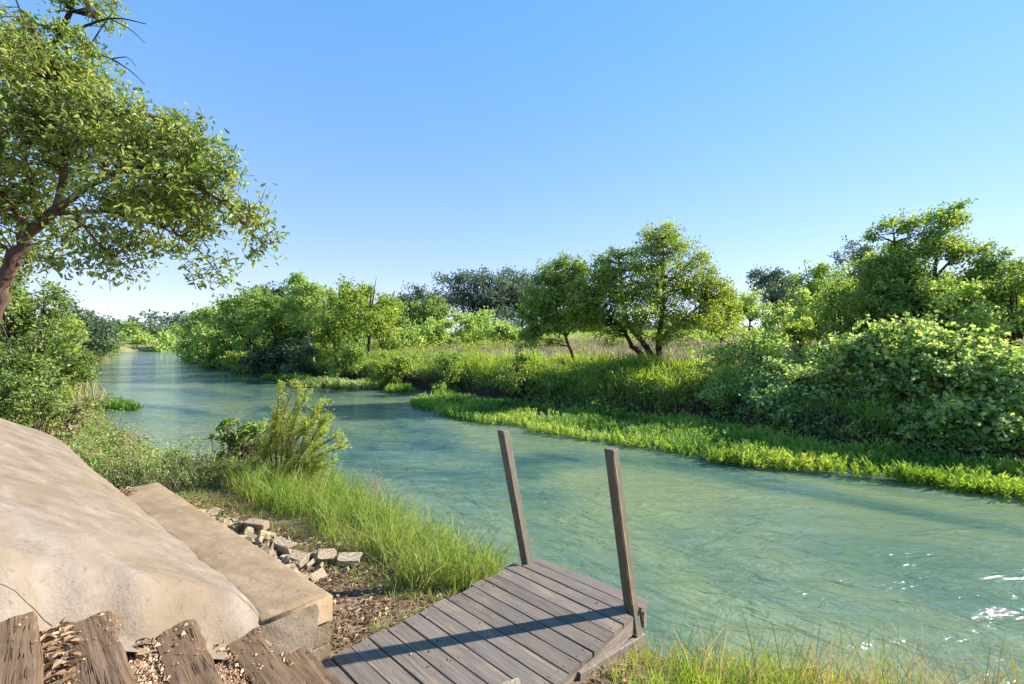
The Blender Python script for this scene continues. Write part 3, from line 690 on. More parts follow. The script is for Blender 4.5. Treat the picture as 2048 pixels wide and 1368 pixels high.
oak_blobs = [(-6.909, 6.2, 6.579, 0.613, 0.613, 0.409), (-6.328, 6.1, 5.744, 1.005, 1.005, 0.536), (-6.596, 6.1, 5.174, 1.005, 1.005, 0.603), (-5.499, 6, 5.363, 0.725, 0.725, 0.495), (-4.921, 5.9, 5.155, 0.616, 0.616, 0.519), (-4.328, 5.8, 4.92, 0.542, 0.542, 0.478),
             (-3.846, 5.7, 4.535, 0.47, 0.47, 0.47), (-3.501, 5.7, 4.128, 0.376, 0.376, 0.345), (-3.157, 5.7, 3.784, 0.263, 0.263, 0.238), (-4.136, 5.8, 4.155, 0.605, 0.605, 0.382), (-3.786, 5.8, 3.613, 0.395, 0.395, 0.229), (-4.889, 5.9, 4.441, 0.713, 0.713, 0.454),
             (-5.018, 5.9, 3.955, 0.584, 0.584, 0.324), (-5.565, 6, 3.714, 0.462, 0.462, 0.224), (-6.159, 6.2, 4.126, 0.545, 0.545, 0.341), (-7.061, 6.4, 4.457, 0.633, 0.633, 0.563), (-7.454, 6.2, 5.216, 0.818, 0.818, 1.09), (-7.353, 6.8, 3.975, 0.448, 0.448, 0.374), (-5.895, 6, 6.055, 0.725, 0.725, 0.33), (-7.385, 6.2, 6.579, 0.818, 0.818, 0.681),
             (-4.271, 5.6, 4.44, 0.677, 0.677, 0.308), (-4.615, 5.8, 5.462, 0.446, 0.446, 0.268), (-3.971, 5.7, 5.099, 0.363, 0.363, 0.263), (-3.52, 5.7, 4.755, 0.301, 0.301, 0.276), (-3.188, 5.7, 4.316, 0.225, 0.225, 0.276), (-2.95, 5.7, 3.89, 0.163, 0.163, 0.225), (-5.115, 5.9, 3.501, 0.357, 0.357, 0.169), (-3.901, 5.8, 3.441, 0.287, 0.287, 0.14), (-5.245, 5.9, 5.706, 0.454, 0.454, 0.259), (-5.96, 6, 6.319, 0.462, 0.462, 0.264)]
bx, by = oak_limbs[0][0][0][:2]
oak, OC, OO = plant('oak_tree', 'big leafy oak with reddish leaning trunk overhanging the river beside the concrete slope', 'tree', (bx, by, H(bx, by) - .1),
    oak_limbs, oak_blobs, 1900, 12, .080, .034, .16, M['oak_leaf'], M['bark'], 101, None, 'oval', .2, .007, 2, .35, .2, 9, loose=.6, shoots=True)
# the leaves of its nearest sprays, one by one
rng = rng_(77); ow = np.array(oak.location); mb = MB()
leaves(mb, np.zeros((1, 3)), np.array([[1., 0, 0]]), np.array([[0, 0, 1.]]), .085, .034, np.array([.62]), 'oval'); lm = mb.mesh('leaf', M['oak_leaf'])
vis = [q for q in range(len(OC)) if OC[q][0] / OC[q][1] > -1.08 and OC[q][2] < 7.0]; vis.sort(key=lambda q: OC[q][1])
for q in vis[:60]:
    for _ in range(5):
        p = OC[q] + rng.normal(0, .07, 3) - np.array([0, .05, 0])
        o = link('leaf', lm, oak, p - ow, (rng.normal(0, .6), rng.normal(.2, .5), rng.uniform(0, 6.28)))
# sparse, half-bare top branch of a second tree reaching in above the oak
b2 = [([(-11.57, 8.2, 2.456), (-10.76, 8, 4.921), (-9.342, 7.7, 6.188), (-7.92, 7.4, 6.78), (-7.216, 7.2, 7.26), (-6.897, 7.1, 7.586), (-6.708, 7, 8.092)], .13, .03),
      ([(-7.168, 7.2, 7.316), (-6.702, 7.1, 7.508), (-6.223, 7, 7.592), (-5.915, 7, 7.569), (-5.631, 7, 7.492)], .028, .006),
      ([(-6.223, 7, 7.592), (-5.862, 7, 7.415), (-5.646, 7, 7.2)], .012, .004),
      ([(-7.216, 7.2, 7.26), (-6.624, 7.1, 7.156), (-6.146, 7, 6.954), (-5.862, 7, 6.785), (-5.646, 7, 6.554)], .024, .005),
      ([(-6.146, 7, 6.954), (-5.915, 7, 7), (-5.785, 7, 6.846)], .010, .004),
      ([(-6.624, 7.1, 7.156), (-6.429, 7.1, 7.469), (-6.156, 7.1, 7.843)], .014, .005),
      ([(-7.92, 7.4, 6.78), (-7.733, 7.3, 7.365), (-7.894, 7.3, 7.927), (-8.054, 7.3, 8.408)], .03, .008)]
bb2 = [(-6.507, 7.1, 7.82, 0.429, 0.429, 0.203), (-6.663, 7.1, 7.156, 0.429, 0.429, 0.234), (-7.232, 7.2, 7.537, 0.356, 0.356, 0.277), (-7.839, 7.4, 7.024, 0.651, 0.651, 0.325), (-6.262, 7, 6.862, 0.231, 0.231, 0.138), (-8.094, 7.3, 7.886, 0.361, 0.361, 0.241), (-6.146, 7, 7.669, 0.192, 0.192, 0.138), (-7.894, 7.3, 7.445, 0.481, 0.481, 0.321)]
bx, by = b2[0][0][0][:2]
plant('oak_tree', 'sparse half bare oak whose twigs reach in above the leafy oak', 'tree', (bx, by, H(bx, by) - .1), b2, bb2, 260, 12, .078, .031, .12, M['oak_leaf'], M['dark_bark'], 103, None, 'oval', .3, .009, 1, .35, .2, 7)

# ------------------------------------------------------------------ trees and shrubs across the river
G_R = 'trees on the far bank'
# spreading tree with several trunks from one root
bz = H(6.021, 19.5)
tb_ = (6.021, 19.5, 1.507); bz = min(bz, tb_[2] + .3) - .1
limbs = [([(tb_[0], 19.5, bz), (5.55, 19.5, 2), (5.074, 19.4, 2.472), (4.751, 19.3, 3.109), (4.178, 19.2, 3.655), (3.379, 19.1, 4.111)], .16, .03),
         ([(tb_[0] + .1, 19.5, bz), (5.945, 19.6, 2.255), (5.369, 19.7, 2.946), (4.874, 19.8, 3.557), (4.724, 19.9, 5.093), (4.637, 20, 6.644)], .17, .03),
         ([(tb_[0] + .2, 19.5, bz), (6.3, 19.5, 1.936), (6.321, 19.5, 2.579), (6.386, 19.5, 3.543), (6.557, 19.5, 5.043), (6.45, 19.5, 6.971)], .17, .03),
         ([(6.321, 19.5, 2.579), (6.737, 19.4, 3.218), (7.406, 19.2, 3.634), (8.059, 19, 4.354)], .08, .02),
         ([(5.593, 19.5, 2.471), (5.317, 19.2, 3.106), (5.495, 18.8, 3.509), (5.846, 18.6, 4.317)], .08, .02),
         ([(6.557, 19.5, 5.043), (7.307, 19.5, 5.686), (7.95, 19.5, 6.329)], .05, .015)]
blobs = [(6.343, 19.5, 6.757, 1.114, 1.114, 0.9), (5.434, 19.7, 6.15, 0.974, 0.974, 0.693), (7.414, 19.5, 6.114, 1.029, 1.029, 0.729), (4.461, 19.9, 6.186, 0.525, 0.525, 0.744), (4.818, 19.4, 5.03, 1.322, 1.322, 0.895), (6.562, 19.2, 5.005, 1.582, 1.582, 1.013), (3.502, 19.2, 4.583, 1.224, 1.224, 0.928), (2.944, 19, 3.832, 0.835, 0.835, 0.71), (8.581, 19, 4.354, 0.752, 0.752, 0.752), (8.388, 18.8, 3.302, 0.826, 0.826, 0.62),
         (7.933, 19.2, 4.583, 0.886, 0.886, 0.844), (4.006, 19.6, 5.594, 0.818, 0.818, 0.818), (3.309, 19.3, 4.806, 0.976, 0.976, 0.848), (2.855, 19.1, 4.048, 0.882, 0.882, 0.756), (7.932, 19.3, 5.23, 0.933, 0.933, 0.848), (6.343, 19.5, 7.186, 0.857, 0.857, 0.557), (5.495, 18.8, 3.964, 1.653, 1.653, 0.702), (3.884, 19, 3.352, 1.044, 1.044, 0.626), (4.669, 18.8, 3.096, 0.826, 0.826, 0.331), (6.632, 18.8, 2.848, 1.033, 1.033, 0.331), (7.329, 19, 3.519, 1.253, 1.253, 0.626), (3.309, 19.3, 3.639, 0.848, 0.848, 0.636), (8.229, 19.4, 5.883, 0.341, 0.341, 0.64)]
plant('spreading_tree', 'broad yellow green tree with several dark trunks from one root on the far bank', 'tree', (tb_[0], 19.5, bz), limbs, blobs, 2350, 16, .115, .06, .24, M['yellow_leaf'], M['dark_bark'], 207, G_R, 'leaf', .4, .014, 2, loose=.42)
bz = H(3.109, 20.5) - .1
limbs = [([(3.109, 20.5, 1.406), (2.838, 20.5, 1.789), (2.568, 20.5, 2.352), (2.433, 20.5, 2.87)], .10, .07), ([(2.433, 20.5, 2.87), (2.253, 20.5, 3.591), (2.343, 20.5, 4.718), (2.613, 20.5, 5.844)], .07, .02),
         ([(2.433, 20.5, 2.87), (1.816, 20.4, 3.25), (1.249, 20.3, 3.916)], .05, .015), ([(2.433, 20.5, 2.87), (2.825, 20.4, 3.362), (3.145, 20.3, 3.805)], .05, .015), ([(2.298, 20.5, 3.816), (1.937, 20.5, 4.718), (1.374, 20.5, 5.506)], .04, .012)]
limbs[0][0][0] = (limbs[0][0][0][0], 20.5, bz)
blobs = [(2.793, 20.5, 5.957, 0.676, 0.676, 0.541), (1.825, 20.5, 5.506, 1.014, 1.014, 0.676), (2.6, 20.4, 4.707, 1.233, 1.233, 0.852), (1.255, 20.4, 4.483, 0.942, 0.942, 0.807), (3.305, 20.6, 4.275, 0.679, 0.679, 0.77), (1.021, 20.2, 3.466, 0.799, 0.799, 0.622), (2.01, 20.1, 3.572, 0.928, 0.928, 0.574), (0.799, 20.2, 2.689, 0.622, 0.622, 0.444)]
plant('slender_tree', 'slender tree with one thin leaning trunk, next to the many trunked tree', 'tree', (limbs[0][0][0][0], 20.5, bz), limbs, blobs, 1300, 16, .125, .06, .26, M['mid_leaf'], M['bark'], 203, G_R, 'leaf', .35, .012, 3)
bz = H(-14.505, 33) - .1
limbs = [([(-14.215, 33, 1.004), (-14.578, 33, 2.02), (-14.796, 33, 3.47), (-14.977, 33, 4.921), (-15.158, 33, 6.371)], .14, .05), ([(-14.796, 33, 3.652), (-15.738, 33, 4.196), (-16.282, 33, 4.921)], .05, .02), ([(-14.941, 33, 4.74), (-14.107, 33, 5.646), (-13.744, 33, 6.19)], .05, .02)]
limbs[0][0][0] = (limbs[0][0][0][0], 33, bz)
blobs = [(-15.448, 33, 7.024, 0.508, 0.508, 0.725), (-15.013, 33, 6.009, 1.233, 1.233, 0.798), (-13.925, 33, 6.19, 0.798, 0.798, 0.58), (-15.92, 33, 5.284, 1.015, 1.015, 0.725), (-14.273, 32.8, 4.727, 1.225, 1.225, 0.793), (-15.283, 32.8, 4.006, 1.081, 1.081, 0.649), (-15.427, 32.8, 2.564, 0.649, 0.649, 0.433)]
plant('pale_trunk_tree', 'tall pale trunked tree standing out of the dense river thicket', 'tree', (limbs[0][0][0][0], 33, bz), limbs, blobs, 420, 15, .20, .10, .34, M['fresh_leaf'], M['pale_bark'], 205, G_R, 'leaf', .3, .02, 3)

auto_tree('oak_tree', 'dark blue green oak on the skyline behind the meadow, left of the slender tree', 1.431, 62, 12.888, 4.769, M['blue_leaf'], M['dark_bark'], 211, G_R, nblob=14, low=.15, leaf=.36, dens=1.2)
auto_tree('oak_tree', 'widest dark oak on the skyline in the middle of the picture', -3.89, 60, 12.095, 5.802, M['blue_leaf'], M['dark_bark'], 213, G_R, nblob=15, low=.12, leaf=.36, dens=1.2)
auto_tree('oak_tree', 'small round topped very dark oak right behind the yellow green tree', -10.629, 52, 9.229, 3.657, M['dark_leaf'], M['dark_bark'], 215, G_R, nblob=12, low=.1, leaf=.32, dens=1.1)
auto_tree('bushy_tree', 'mid green bushy tree in front of the small dark oak', -7.93, 44, 7.048, 2.418, M['mid_leaf'], M['dark_bark'], 217, G_R, nblob=11, low=.06, leaf=.27)
auto_tree('yellow_tree', 'yellow green tree with a dark straight trunk right of the pale trunked tree', -10.214, 32.5, 7.171, 2.643, M['yellow_leaf'], M['dark_bark'], 219, G_R, nblob=12, low=.24, leaf=.22)
auto_tree('bushy_tree', 'green tree squeezed between pale trunked tree and yellow green tree', -13.538, 35, 6.677, 2.231, M['mid_leaf'], M['dark_bark'], 221, G_R, nblob=10, low=.05, leaf=.24)
auto_tree('bushy_tree', 'deep green tree just left of the pale trunked tree, leaning over the water', -18.101, 35.5, 6.579, 2.809, M['mid_leaf'], M['dark_bark'], 223, G_R, nblob=13, low=.05, leaf=.24, dens=1.2)
auto_tree('bushy_tree', 'tall leafy tree in the middle of the river thicket', -22.813, 40, 7.259, 2.813, M['mid_leaf'], M['dark_bark'], 225, G_R, nblob=12, low=.05, leaf=.27, dens=1.2)
auto_tree('bushy_tree', 'round light green tree at the far end of the river thicket', -28.611, 46, 7.149, 3.033, M['fresh_leaf'], M['dark_bark'], 227, G_R, nblob=12, low=.03, leaf=.30, dens=1.1)
auto_tree('bushy_tree', 'low spreading tree where the far thicket meets the distant water', -35.842, 54, 6.279, 2.967, M['mid_leaf'], M['dark_bark'], 229, G_R, nblob=10, low=.02, leaf=.34, dens=1.1)
auto_tree('bushy_tree', 'smallest pale tree at the very tip of the river thicket', -44.73, 64, 5.273, 2.391, M['fresh_leaf'], M['dark_bark'], 231, G_R, nblob=8, low=.02, leaf=.38)
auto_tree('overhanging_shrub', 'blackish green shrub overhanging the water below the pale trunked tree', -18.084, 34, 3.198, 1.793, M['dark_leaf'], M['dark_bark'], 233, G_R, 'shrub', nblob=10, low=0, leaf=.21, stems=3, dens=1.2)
auto_tree('overhanging_shrub', 'bright green shrub dipping into the river at the thicket edge', -22.2, 37, 2.356, 1.382, M['yellow_leaf'], M['dark_bark'], 235, G_R, 'shrub', nblob=8, low=0, leaf=.22, stems=3)
auto_tree('overhanging_shrub', 'shady shrub on the bank under the far thicket', -29.925, 46, 2.297, 1.719, M['mid_leaf'], M['dark_bark'], 236, G_R, 'shrub', nblob=8, low=0, leaf=.26, stems=3)
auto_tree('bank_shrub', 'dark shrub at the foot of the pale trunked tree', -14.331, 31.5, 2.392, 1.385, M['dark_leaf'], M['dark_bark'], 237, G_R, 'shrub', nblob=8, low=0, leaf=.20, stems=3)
auto_tree('bank_shrub', 'green shrub under the yellow green tree with the straight trunk', -10.644, 29, 2.409, 1.402, M['mid_leaf'], M['dark_bark'], 239, G_R, 'shrub', nblob=9, low=0, leaf=.19, stems=3)
auto_tree('bank_shrub', 'leafy shrub between the straight trunked tree and the dry meadow', -6.429, 25, 2.16, 1.154, M['yellow_leaf'], M['dark_bark'], 241, G_R, 'shrub', nblob=9, low=0, leaf=.17, stems=3)
auto_tree('bank_shrub', 'round dark green shrub halfway along the grassy bank', -3.008, 23, 1.993, 1.112, M['mid_leaf'], M['dark_bark'], 243, G_R, 'shrub', nblob=9, low=0, leaf=.15, stems=4)
auto_tree('bank_shrub', 'small scrubby shrub with bare bent stem on the bank left of the slender tree', 0.242, 20, 2.138, 0.835, M['mid_leaf'], M['bark'], 245, G_R, 'shrub', nblob=7, low=.15, leaf=.13, stems=3, dens=.7)
auto_tree('bank_shrub', 'low green shrub under the slender leaning tree', 1.777, 18.8, 1.34, 0.744, M['mid_leaf'], M['dark_bark'], 247, G_R, 'shrub', nblob=8, low=0, leaf=.13, stems=4)
auto_tree('bank_shrub', 'low leafy shrub at the foot of the many trunked tree', 4.02, 18.2, 1.58, 0.8, M['yellow_leaf'], M['dark_bark'], 249, G_R, 'shrub', nblob=8, low=0, leaf=.13, stems=4)
auto_tree('meadow_shrub', 'rounded pale green shrub alone in the dry meadow', -3.907, 45, 5.765, 2.967, M['fresh_leaf'], M['dark_bark'], 251, G_R, 'shrub', nblob=9, low=0, leaf=.28, stems=3)
auto_tree('meadow_shrub', 'pale green shrub at the edge of the meadow before the small dark oak', -6.549, 40, 4.534, 2.286, M['fresh_leaf'], M['dark_bark'], 253, G_R, 'shrub', nblob=8, low=0, leaf=.26, stems=3)
auto_tree('meadow_shrub', 'low light shrub by the meadow left of the slender tree', -0.793, 38, 4.437, 2.171, M['fresh_leaf'], M['dark_bark'], 255, G_R, 'shrub', nblob=8, low=0, leaf=.25, stems=3)
auto_tree('meadow_shrub', 'small pale shrub between the straight trunked tree and the meadow', -8.862, 36, 4.024, 1.662, M['fresh_leaf'], M['dark_bark'], 981, G_R, 'shrub', nblob=9, low=0, leaf=.23, stems=3)
auto_tree('meadow_shrub', 'low dull shrub in the dry grass behind the slender tree', 2.279, 34, 3.198, 1.644, M['bank_leaf'], M['dark_bark'], 983, G_R, 'shrub', nblob=9, low=0, leaf=.21, stems=3)
auto_tree('meadow_shrub', 'low dull shrub in the dry grass between slender and many trunked tree', 6.716, 32, 3.022, 1.407, M['bank_leaf'], M['dark_bark'], 985, G_R, 'shrub', nblob=9, low=0, leaf=.2, stems=3)
auto_tree('meadow_shrub', 'yellowish shrub right behind the many trunked tree', 13.714, 30, 6.292, 1.582, M['yellow_leaf'], M['dark_bark'], 257, G_R, 'shrub', nblob=9, low=.1, leaf=.20, stems=2)
auto_tree('meadow_tree', 'small light green tree on the meadow rise', 23.015, 44, 7.532, 1.547, M['fresh_leaf'], M['dark_bark'], 259, G_R, nblob=9, low=.2, leaf=.27)
auto_tree('oak_tree', 'dark oak with bare trunk on the meadow rise against the sky', 34.352, 60, 12.358, 3.692, M['blue_leaf'], M['dark_bark'], 261, G_R, nblob=12, low=.3, leaf=.36)
auto_tree('bushy_tree', 'grey green tree on the rise between dark oak and tall bushy trees', 31.965, 48, 11.356, 3.27, M['mid_leaf'], M['dark_bark'], 263, G_R, nblob=12, low=.1, leaf=.30)
auto_tree('oak_tree', 'dark distant oak peeping over the bushy trees on the rise', 50.004, 64, 16.244, 4.22, M['blue_leaf'], M['dark_bark'], 265, G_R, nblob=12, low=.1, leaf=.38)
auto_tree('bushy_tree', 'light green shrubby tree above the pale meadow strip', 20.308, 30, 6.292, 1.978, M['fresh_leaf'], M['dark_bark'], 267, G_R, nblob=11, low=.05, leaf=.20)
for q, (x, y, zt, r, mt, lb) in enumerate([
        (-32.615, 70, 9.062, 3.846, 'dark_leaf', 'dark tree behind the pale trunked tree'),
        (-26.703, 75, 9.111, 4.945, 'mid_leaf', 'distant tree filling the gap behind the yellow green tree'),
        (-18.514, 72, 8.455, 3.956, 'dark_leaf', 'distant dark tree left of the small dark oak'),
        (8.44, 80, 8.051, 4.396, 'mid_leaf', 'distant tree behind the slender leaning tree'),
        (17.841, 85, 7.457, 5.604, 'mid_leaf', 'distant low tree in the gap between slender and many trunked tree'),
        (30.264, 90, 7.941, 5.934, 'dark_leaf', 'distant low dark tree behind the many trunked tree'),
        (40.154, 90, 8.138, 4.945, 'mid_leaf', 'distant low tree right of the many trunked tree'),
        (46.648, 75, 11.996, 3.709, 'mid_leaf', 'distant tree between the dark oak and the grey green tree'),
        (53.143, 60, 10.776, 5.275, 'dark_leaf', 'dark tree far behind the ragged tall tree'),
        (56.571, 55, 9.49, 4.835, 'dark_leaf', 'dark tree far behind the tree at the picture edge')]):
    auto_tree('distant_tree', lb, x, y, zt, r, M[mt], M['dark_bark'], 951 + 2 * q, 'trees beyond the meadow', nblob=11, low=.03, leaf=y * .0062)
for q, (x, y, zt, r, mt, lb, lf) in enumerate([
        (-17.723, 42, 7.631, 2.4, 'mid_leaf', 'tall green tree right behind the pale trunk', .27),
        (-20.985, 44, 7.387, 2.659, 'fresh_leaf', 'light green tree just behind and left of the pale trunk', .28),
        (-25.793, 48, 8.719, 2.426, 'dark_leaf', 'dark crown rising at the back of the river thicket', .3),
        (-37.222, 58, 7.316, 2.932, 'dark_leaf', 'dark leaved tree behind the light green tree of the thicket', .34),
        (-10.945, 40, 6.82, 2.286, 'mid_leaf', 'green tree between the yellow green tree and the small dark oak', .26),
        (-13.321, 38, 7.277, 2.004, 'yellow_leaf', 'yellowish crown showing behind the straight trunked tree', .25),
        (15.314, 26, 5, 1.657, 'fresh_leaf', 'rounded light tree at the edge of the pale meadow strip', .17),
        (17.565, 24, 6.187, 1.635, 'mid_leaf', 'green tree left of the ragged tall tree', .16),
        (18.254, 21, 6.385, 1.846, 'mid_leaf', 'broad tree close behind the ragged tall tree', .15),
        (21.121, 20, 5.655, 1.758, 'mid_leaf', 'broad tree behind the vine mound at the picture edge', .145),
        (12.659, 20, 3.567, 1.099, 'yellow_leaf', 'yellow green bushy tree above the slanting bare branch', .14)]):
    auto_tree('bushy_tree', lb, x, y, zt, r, M[mt], M['dark_bark'], 851 + 2 * q, G_R, nblob=12, low=.02, leaf=lf, stems=2)
# windblown tall tree on the right
bz = H(16.077, 17.5) - .1
limbs = [([(16.077, 17.5, 2.485), (16.115, 17.5, 3.831), (16.231, 17.5, 4.985), (16.308, 17.5, 6.138), (16.942, 17.5, 7.485)], .14, .03), ([(16.115, 17.5, 3.831), (15.308, 17.5, 4.792), (14.731, 17.5, 6.138), (14.635, 17.5, 7.1)], .09, .02),
         ([(16.231, 17.5, 4.985), (16.846, 17.5, 5.754), (17.808, 17.5, 6.523)], .06, .02), ([(16.192, 17.5, 4.408), (17.231, 17.5, 4.792), (18.385, 17.5, 5.369)], .06, .02)]
limbs[0][0][0] = (limbs[0][0][0][0], 17.5, bz)
blobs = [(14.731, 17.5, 7.138, 0.808, 0.808, 0.385), (13.865, 17.5, 6.715, 0.423, 0.423, 0.192), (16.269, 17.5, 7.196, 0.808, 0.808, 0.5), (17.135, 17.5, 7.446, 0.615, 0.615, 0.462), (17.423, 17.5, 7.908, 0.308, 0.308, 0.154), (15.692, 17.5, 6.235, 1.346, 1.346, 0.577), (14.455, 17.4, 5.353, 1.147, 1.147, 0.841), (17.324, 17.4, 6.118, 0.918, 0.918, 0.65), (17.794, 17.3, 5.528, 0.798, 0.798, 0.57),
         (15.431, 17, 4.356, 1.681, 1.681, 0.841), (13.749, 17, 4.169, 1.121, 1.121, 0.841), (17.112, 17, 4.356, 1.121, 1.121, 0.841), (15.618, 16.8, 3.228, 1.477, 1.477, 0.738)]
plant('windblown_tree', 'tallest tree on the far bank, wind blown with ragged top', 'tree', (limbs[0][0][0][0], 17.5, bz), limbs, blobs, 1900, 16, .125, .075, .25, M['mid_leaf'], M['dark_bark'], 269, G_R, 'leaf', .25, .012, 3)
auto_tree('bushy_tree', 'leafy tree cut by the picture edge beside the tallest tree', 17.6, 16, 5.747, 1.407, M['mid_leaf'], M['dark_bark'], 271, G_R, nblob=13, low=.1, leaf=.13, stems=2, dens=.8)
auto_tree('bushy_tree', 'dense mid green tree below the ragged tall tree', 14.454, 18.5, 5.121, 1.525, M['mid_leaf'], M['dark_bark'], 273, G_R, nblob=13, low=.05, leaf=.14)
auto_tree('bushy_tree', 'fresh green tree in front of the tallest tree', 14.751, 15.5, 4.627, 1.192, M['fresh_leaf'], M['dark_bark'], 275, G_R, nblob=12, low=.05, leaf=.125, dens=.9)
# vine-hung thickets
def vine(name, label, blobs, base, ncl, per, leaf, lmat, seed, stems, up=.35, spread=.26, n_leaf_parts=0):
    limbs = [(s, .05, .012) for s in stems]
    root, Cn, out = plant(name, label, 'vine thicket', base, limbs, blobs, ncl, per, leaf, leaf * .95, spread, lmat, M['dark_bark'], seed, 'vine thickets on the far bank', 'vine', .45, .012, 2, up, .25, 6, 'stems', 'leaves', loose=.08)
    if n_leaf_parts:
        rng = rng_(seed + 5); mb = MB(); leaves(mb, np.zeros((1, 3)), np.array([[1., 0, 0]]), np.array([[0, 0, 1.]]), leaf * 1.1, leaf * 1.05, np.array([.7]), 'vine'); lm = mb.mesh('leaf', lmat)
        bz_ = np.array(base); order = sorted(range(len(Cn)), key=lambda q: Cn[q][1] - out[q][2] * .4)
        for q in order[:n_leaf_parts]:
            p = Cn[q] + out[q] * .18 + rng.normal(0, .05, 3)
            link('leaf', lm, root, p - bz_, (rng.normal(.2, .45), rng.normal(0, .4), rng.uniform(0, 6.28)))
    return root
vb = [(10.269, 12.2, 2.385, 1.475, 0.804, 0.831), (10.974, 11.4, 1.898, 1.378, 0.877, 0.94), (11.369, 10.6, 1.482, 1.281, 0.932, 0.99), (9.484, 12.4, 1.837, 0.818, 0.681, 0.818), (10.615, 10, 0.776, 0.989, 0.659, 0.604), (10.087, 10.6, 0.725, 0.815, 0.641, 0.536), (9.892, 11.6, 1.121, 1.02, 0.765, 0.765), (11.714, 10, 1.105, 1.209, 0.879, 0.989), (8.972, 10.8, 0.452, 0.712, 0.475, 0.332)]
x0, y0 = 10.658, 11.2
vine('vine_thicket', 'huge mound of broad leaved vines hanging over the bank on the right', vb, (x0, y0, H(x0, y0) - .1), 1600, 9, .122, M['vine_leaf'], 281,
     [[(x0 - .6, y0, H(x0, y0)), (10.062, 11.8, 1.355), (9.599, 12.2, 2.385)], [(x0, y0, H(x0, y0)), (10.782, 11.2, 1.418), (11.35, 11.4, 2.525)], [(x0 + .4, y0, H(x0, y0)), (10.926, 10.4, 0.817), (11.602, 10.6, 1.948)],
      [(x0, y0, H(x0, y0)), (9.566, 10.8, 0.63), (8.573, 10.6, 0.317)], [(x0 + .6, y0, H(x0, y0)), (10.511, 9.8, 0.489), (10.702, 9.4, 0.369)]], n_leaf_parts=280)
vb = [(8.21, 13.2, 1.062, 1.015, 0.798, 0.696), (8.114, 12.6, 0.509, 0.72, 0.554, 0.609), (7.451, 13.4, 0.892, 0.736, 0.663, 0.589), (8.935, 13.2, 1.353, 0.58, 0.58, 0.58), (8.128, 13.8, 1.599, 0.758, 0.607, 0.455)]
x0, y0 = 8.608, 13.6
vine('vine_thicket', 'pale leaved vines draped over a low bush above the water plants', vb, (x0, y0, H(x0, y0) - .1), 620, 10, .105, M['pale_vine_leaf'], 287,
     [[(x0, y0, H(x0, y0)), (8.355, 13.2, 1.062), (8.04, 13.4, 1.628)], [(x0, y0, H(x0, y0)), (7.775, 13.2, 0.917), (7.103, 13.3, 1.051)]], n_leaf_parts=120)
# sprawling bush with a long fallen branch
x0, y0 = 10.154, 15
plant('sprawling_bush', 'sprawling light green bush with a long slanting bare branch', 'shrub', (x0, y0, H(x0, y0) - .1),
      [([(x0, y0, H(x0, y0)), (9.659, 15, 1.43), (8.505, 15, 1.974), (7.516, 15, 2.369), (6.692, 15, 2.798)], .06, .012), ([(8.835, 15, 1.759), (8.229, 14.8, 2.502), (7.689, 14.7, 3.149)], .03, .01), ([(9.659, 15, 1.43), (8.798, 14.4, 0.923), (7.938, 14, 0.354)], .03, .01)],
      [(7.352, 15, 2.501, 0.907, 0.907, 0.626), (8.341, 15, 2.336, 0.907, 0.907, 0.56), (6.782, 15.2, 1.999, 0.668, 0.668, 0.668), (7.476, 14.6, 1.541, 0.963, 0.963, 0.642), (8.6, 14.6, 1.621, 0.802, 0.802, 0.545), (6.804, 14.2, 0.946, 0.702, 0.702, 0.499), (7.37, 13.8, 0.386, 0.607, 0.607, 0.334), (9.495, 15, 2.007, 0.659, 0.659, 0.396)],
      620, 15, .10, .055, .22, M['fresh_leaf'], M['dark_bark'], 291, G_R, 'leaf', .3, .010, 2, trunk_name='branches', crown_name='foliage')
auto_tree('bank_shrub', 'dark shrub in the shade between the vine mounds', 9.36, 12.6, 1.548, 0.609, M['dark_leaf'], M['dark_bark'], 293, G_R, 'shrub', nblob=8, low=0, leaf=.10, stems=4)
auto_tree('bank_shrub', 'green shrub behind the pale leaved vines', 11.534, 16, 2.67, 0.967, M['mid_leaf'], M['dark_bark'], 295, G_R, 'shrub', nblob=9, low=0, leaf=.12, stems=4)

# ------------------------------------------------------------------ left bank beyond the slope, distant land
G_L = 'trees and shrubs on the near bank'
auto_tree('thicket_tree', 'dense green tree behind the oak trunk on the near bank', -13.791, 12.5, 4.853, 1.305, M['bank_leaf'], M['dark_bark'], 301, G_L, nblob=14, low=.02, leaf=.105, stems=2)
auto_tree('thicket_tree', 'leafy tree with yellowish top left of the distant dark oaks', -16.51, 16, 4.253, 0.967, M['yellow_leaf'], M['dark_bark'], 303, G_L, nblob=12, low=.02, leaf=.125, stems=2)
auto_tree('thicket_tree', 'rounded tree farther along the near bank by the water', -23.974, 24, 3.76, 1.187, M['bank_leaf'], M['dark_bark'], 305, G_L, nblob=11, low=.02, leaf=.17, stems=2)
auto_tree('oak_tree', 'dark round oak on the near bank beyond the thicket', -40.338, 42, 6.385, 2.677, M['dark_leaf'], M['dark_bark'], 307, G_L, nblob=13, low=.04, leaf=.27)
auto_tree('oak_tree', 'second dark oak farther along the near bank', -51.015, 56, 5.8, 2.338, M['dark_leaf'], M['dark_bark'], 309, G_L, nblob=11, low=.02, leaf=.34)
auto_tree('oak_tree', 'last low oak before the river bend on the near bank', -66.429, 75, 4.99, 2.143, M['mid_leaf'], M['dark_bark'], 311, G_L, nblob=9, low=.02, leaf=.42)
auto_tree('thicket_shrub', 'broad leafy shrub just above the edge of the concrete slope', -10.381, 9.6, 2.062, 0.844, M['bank_leaf'], M['dark_bark'], 313, G_L, 'shrub', nblob=11, low=0, leaf=.085, stems=4, dens=.9)
auto_tree('thicket_shrub', 'reddish stemmed shrub in the reeds behind the concrete slope', -9.645, 9.2, 1.579, 0.505, M['bank_leaf'], M['bark'], 315, G_L, 'shrub', nblob=8, low=.05, leaf=.075, stems=5, dens=.6)
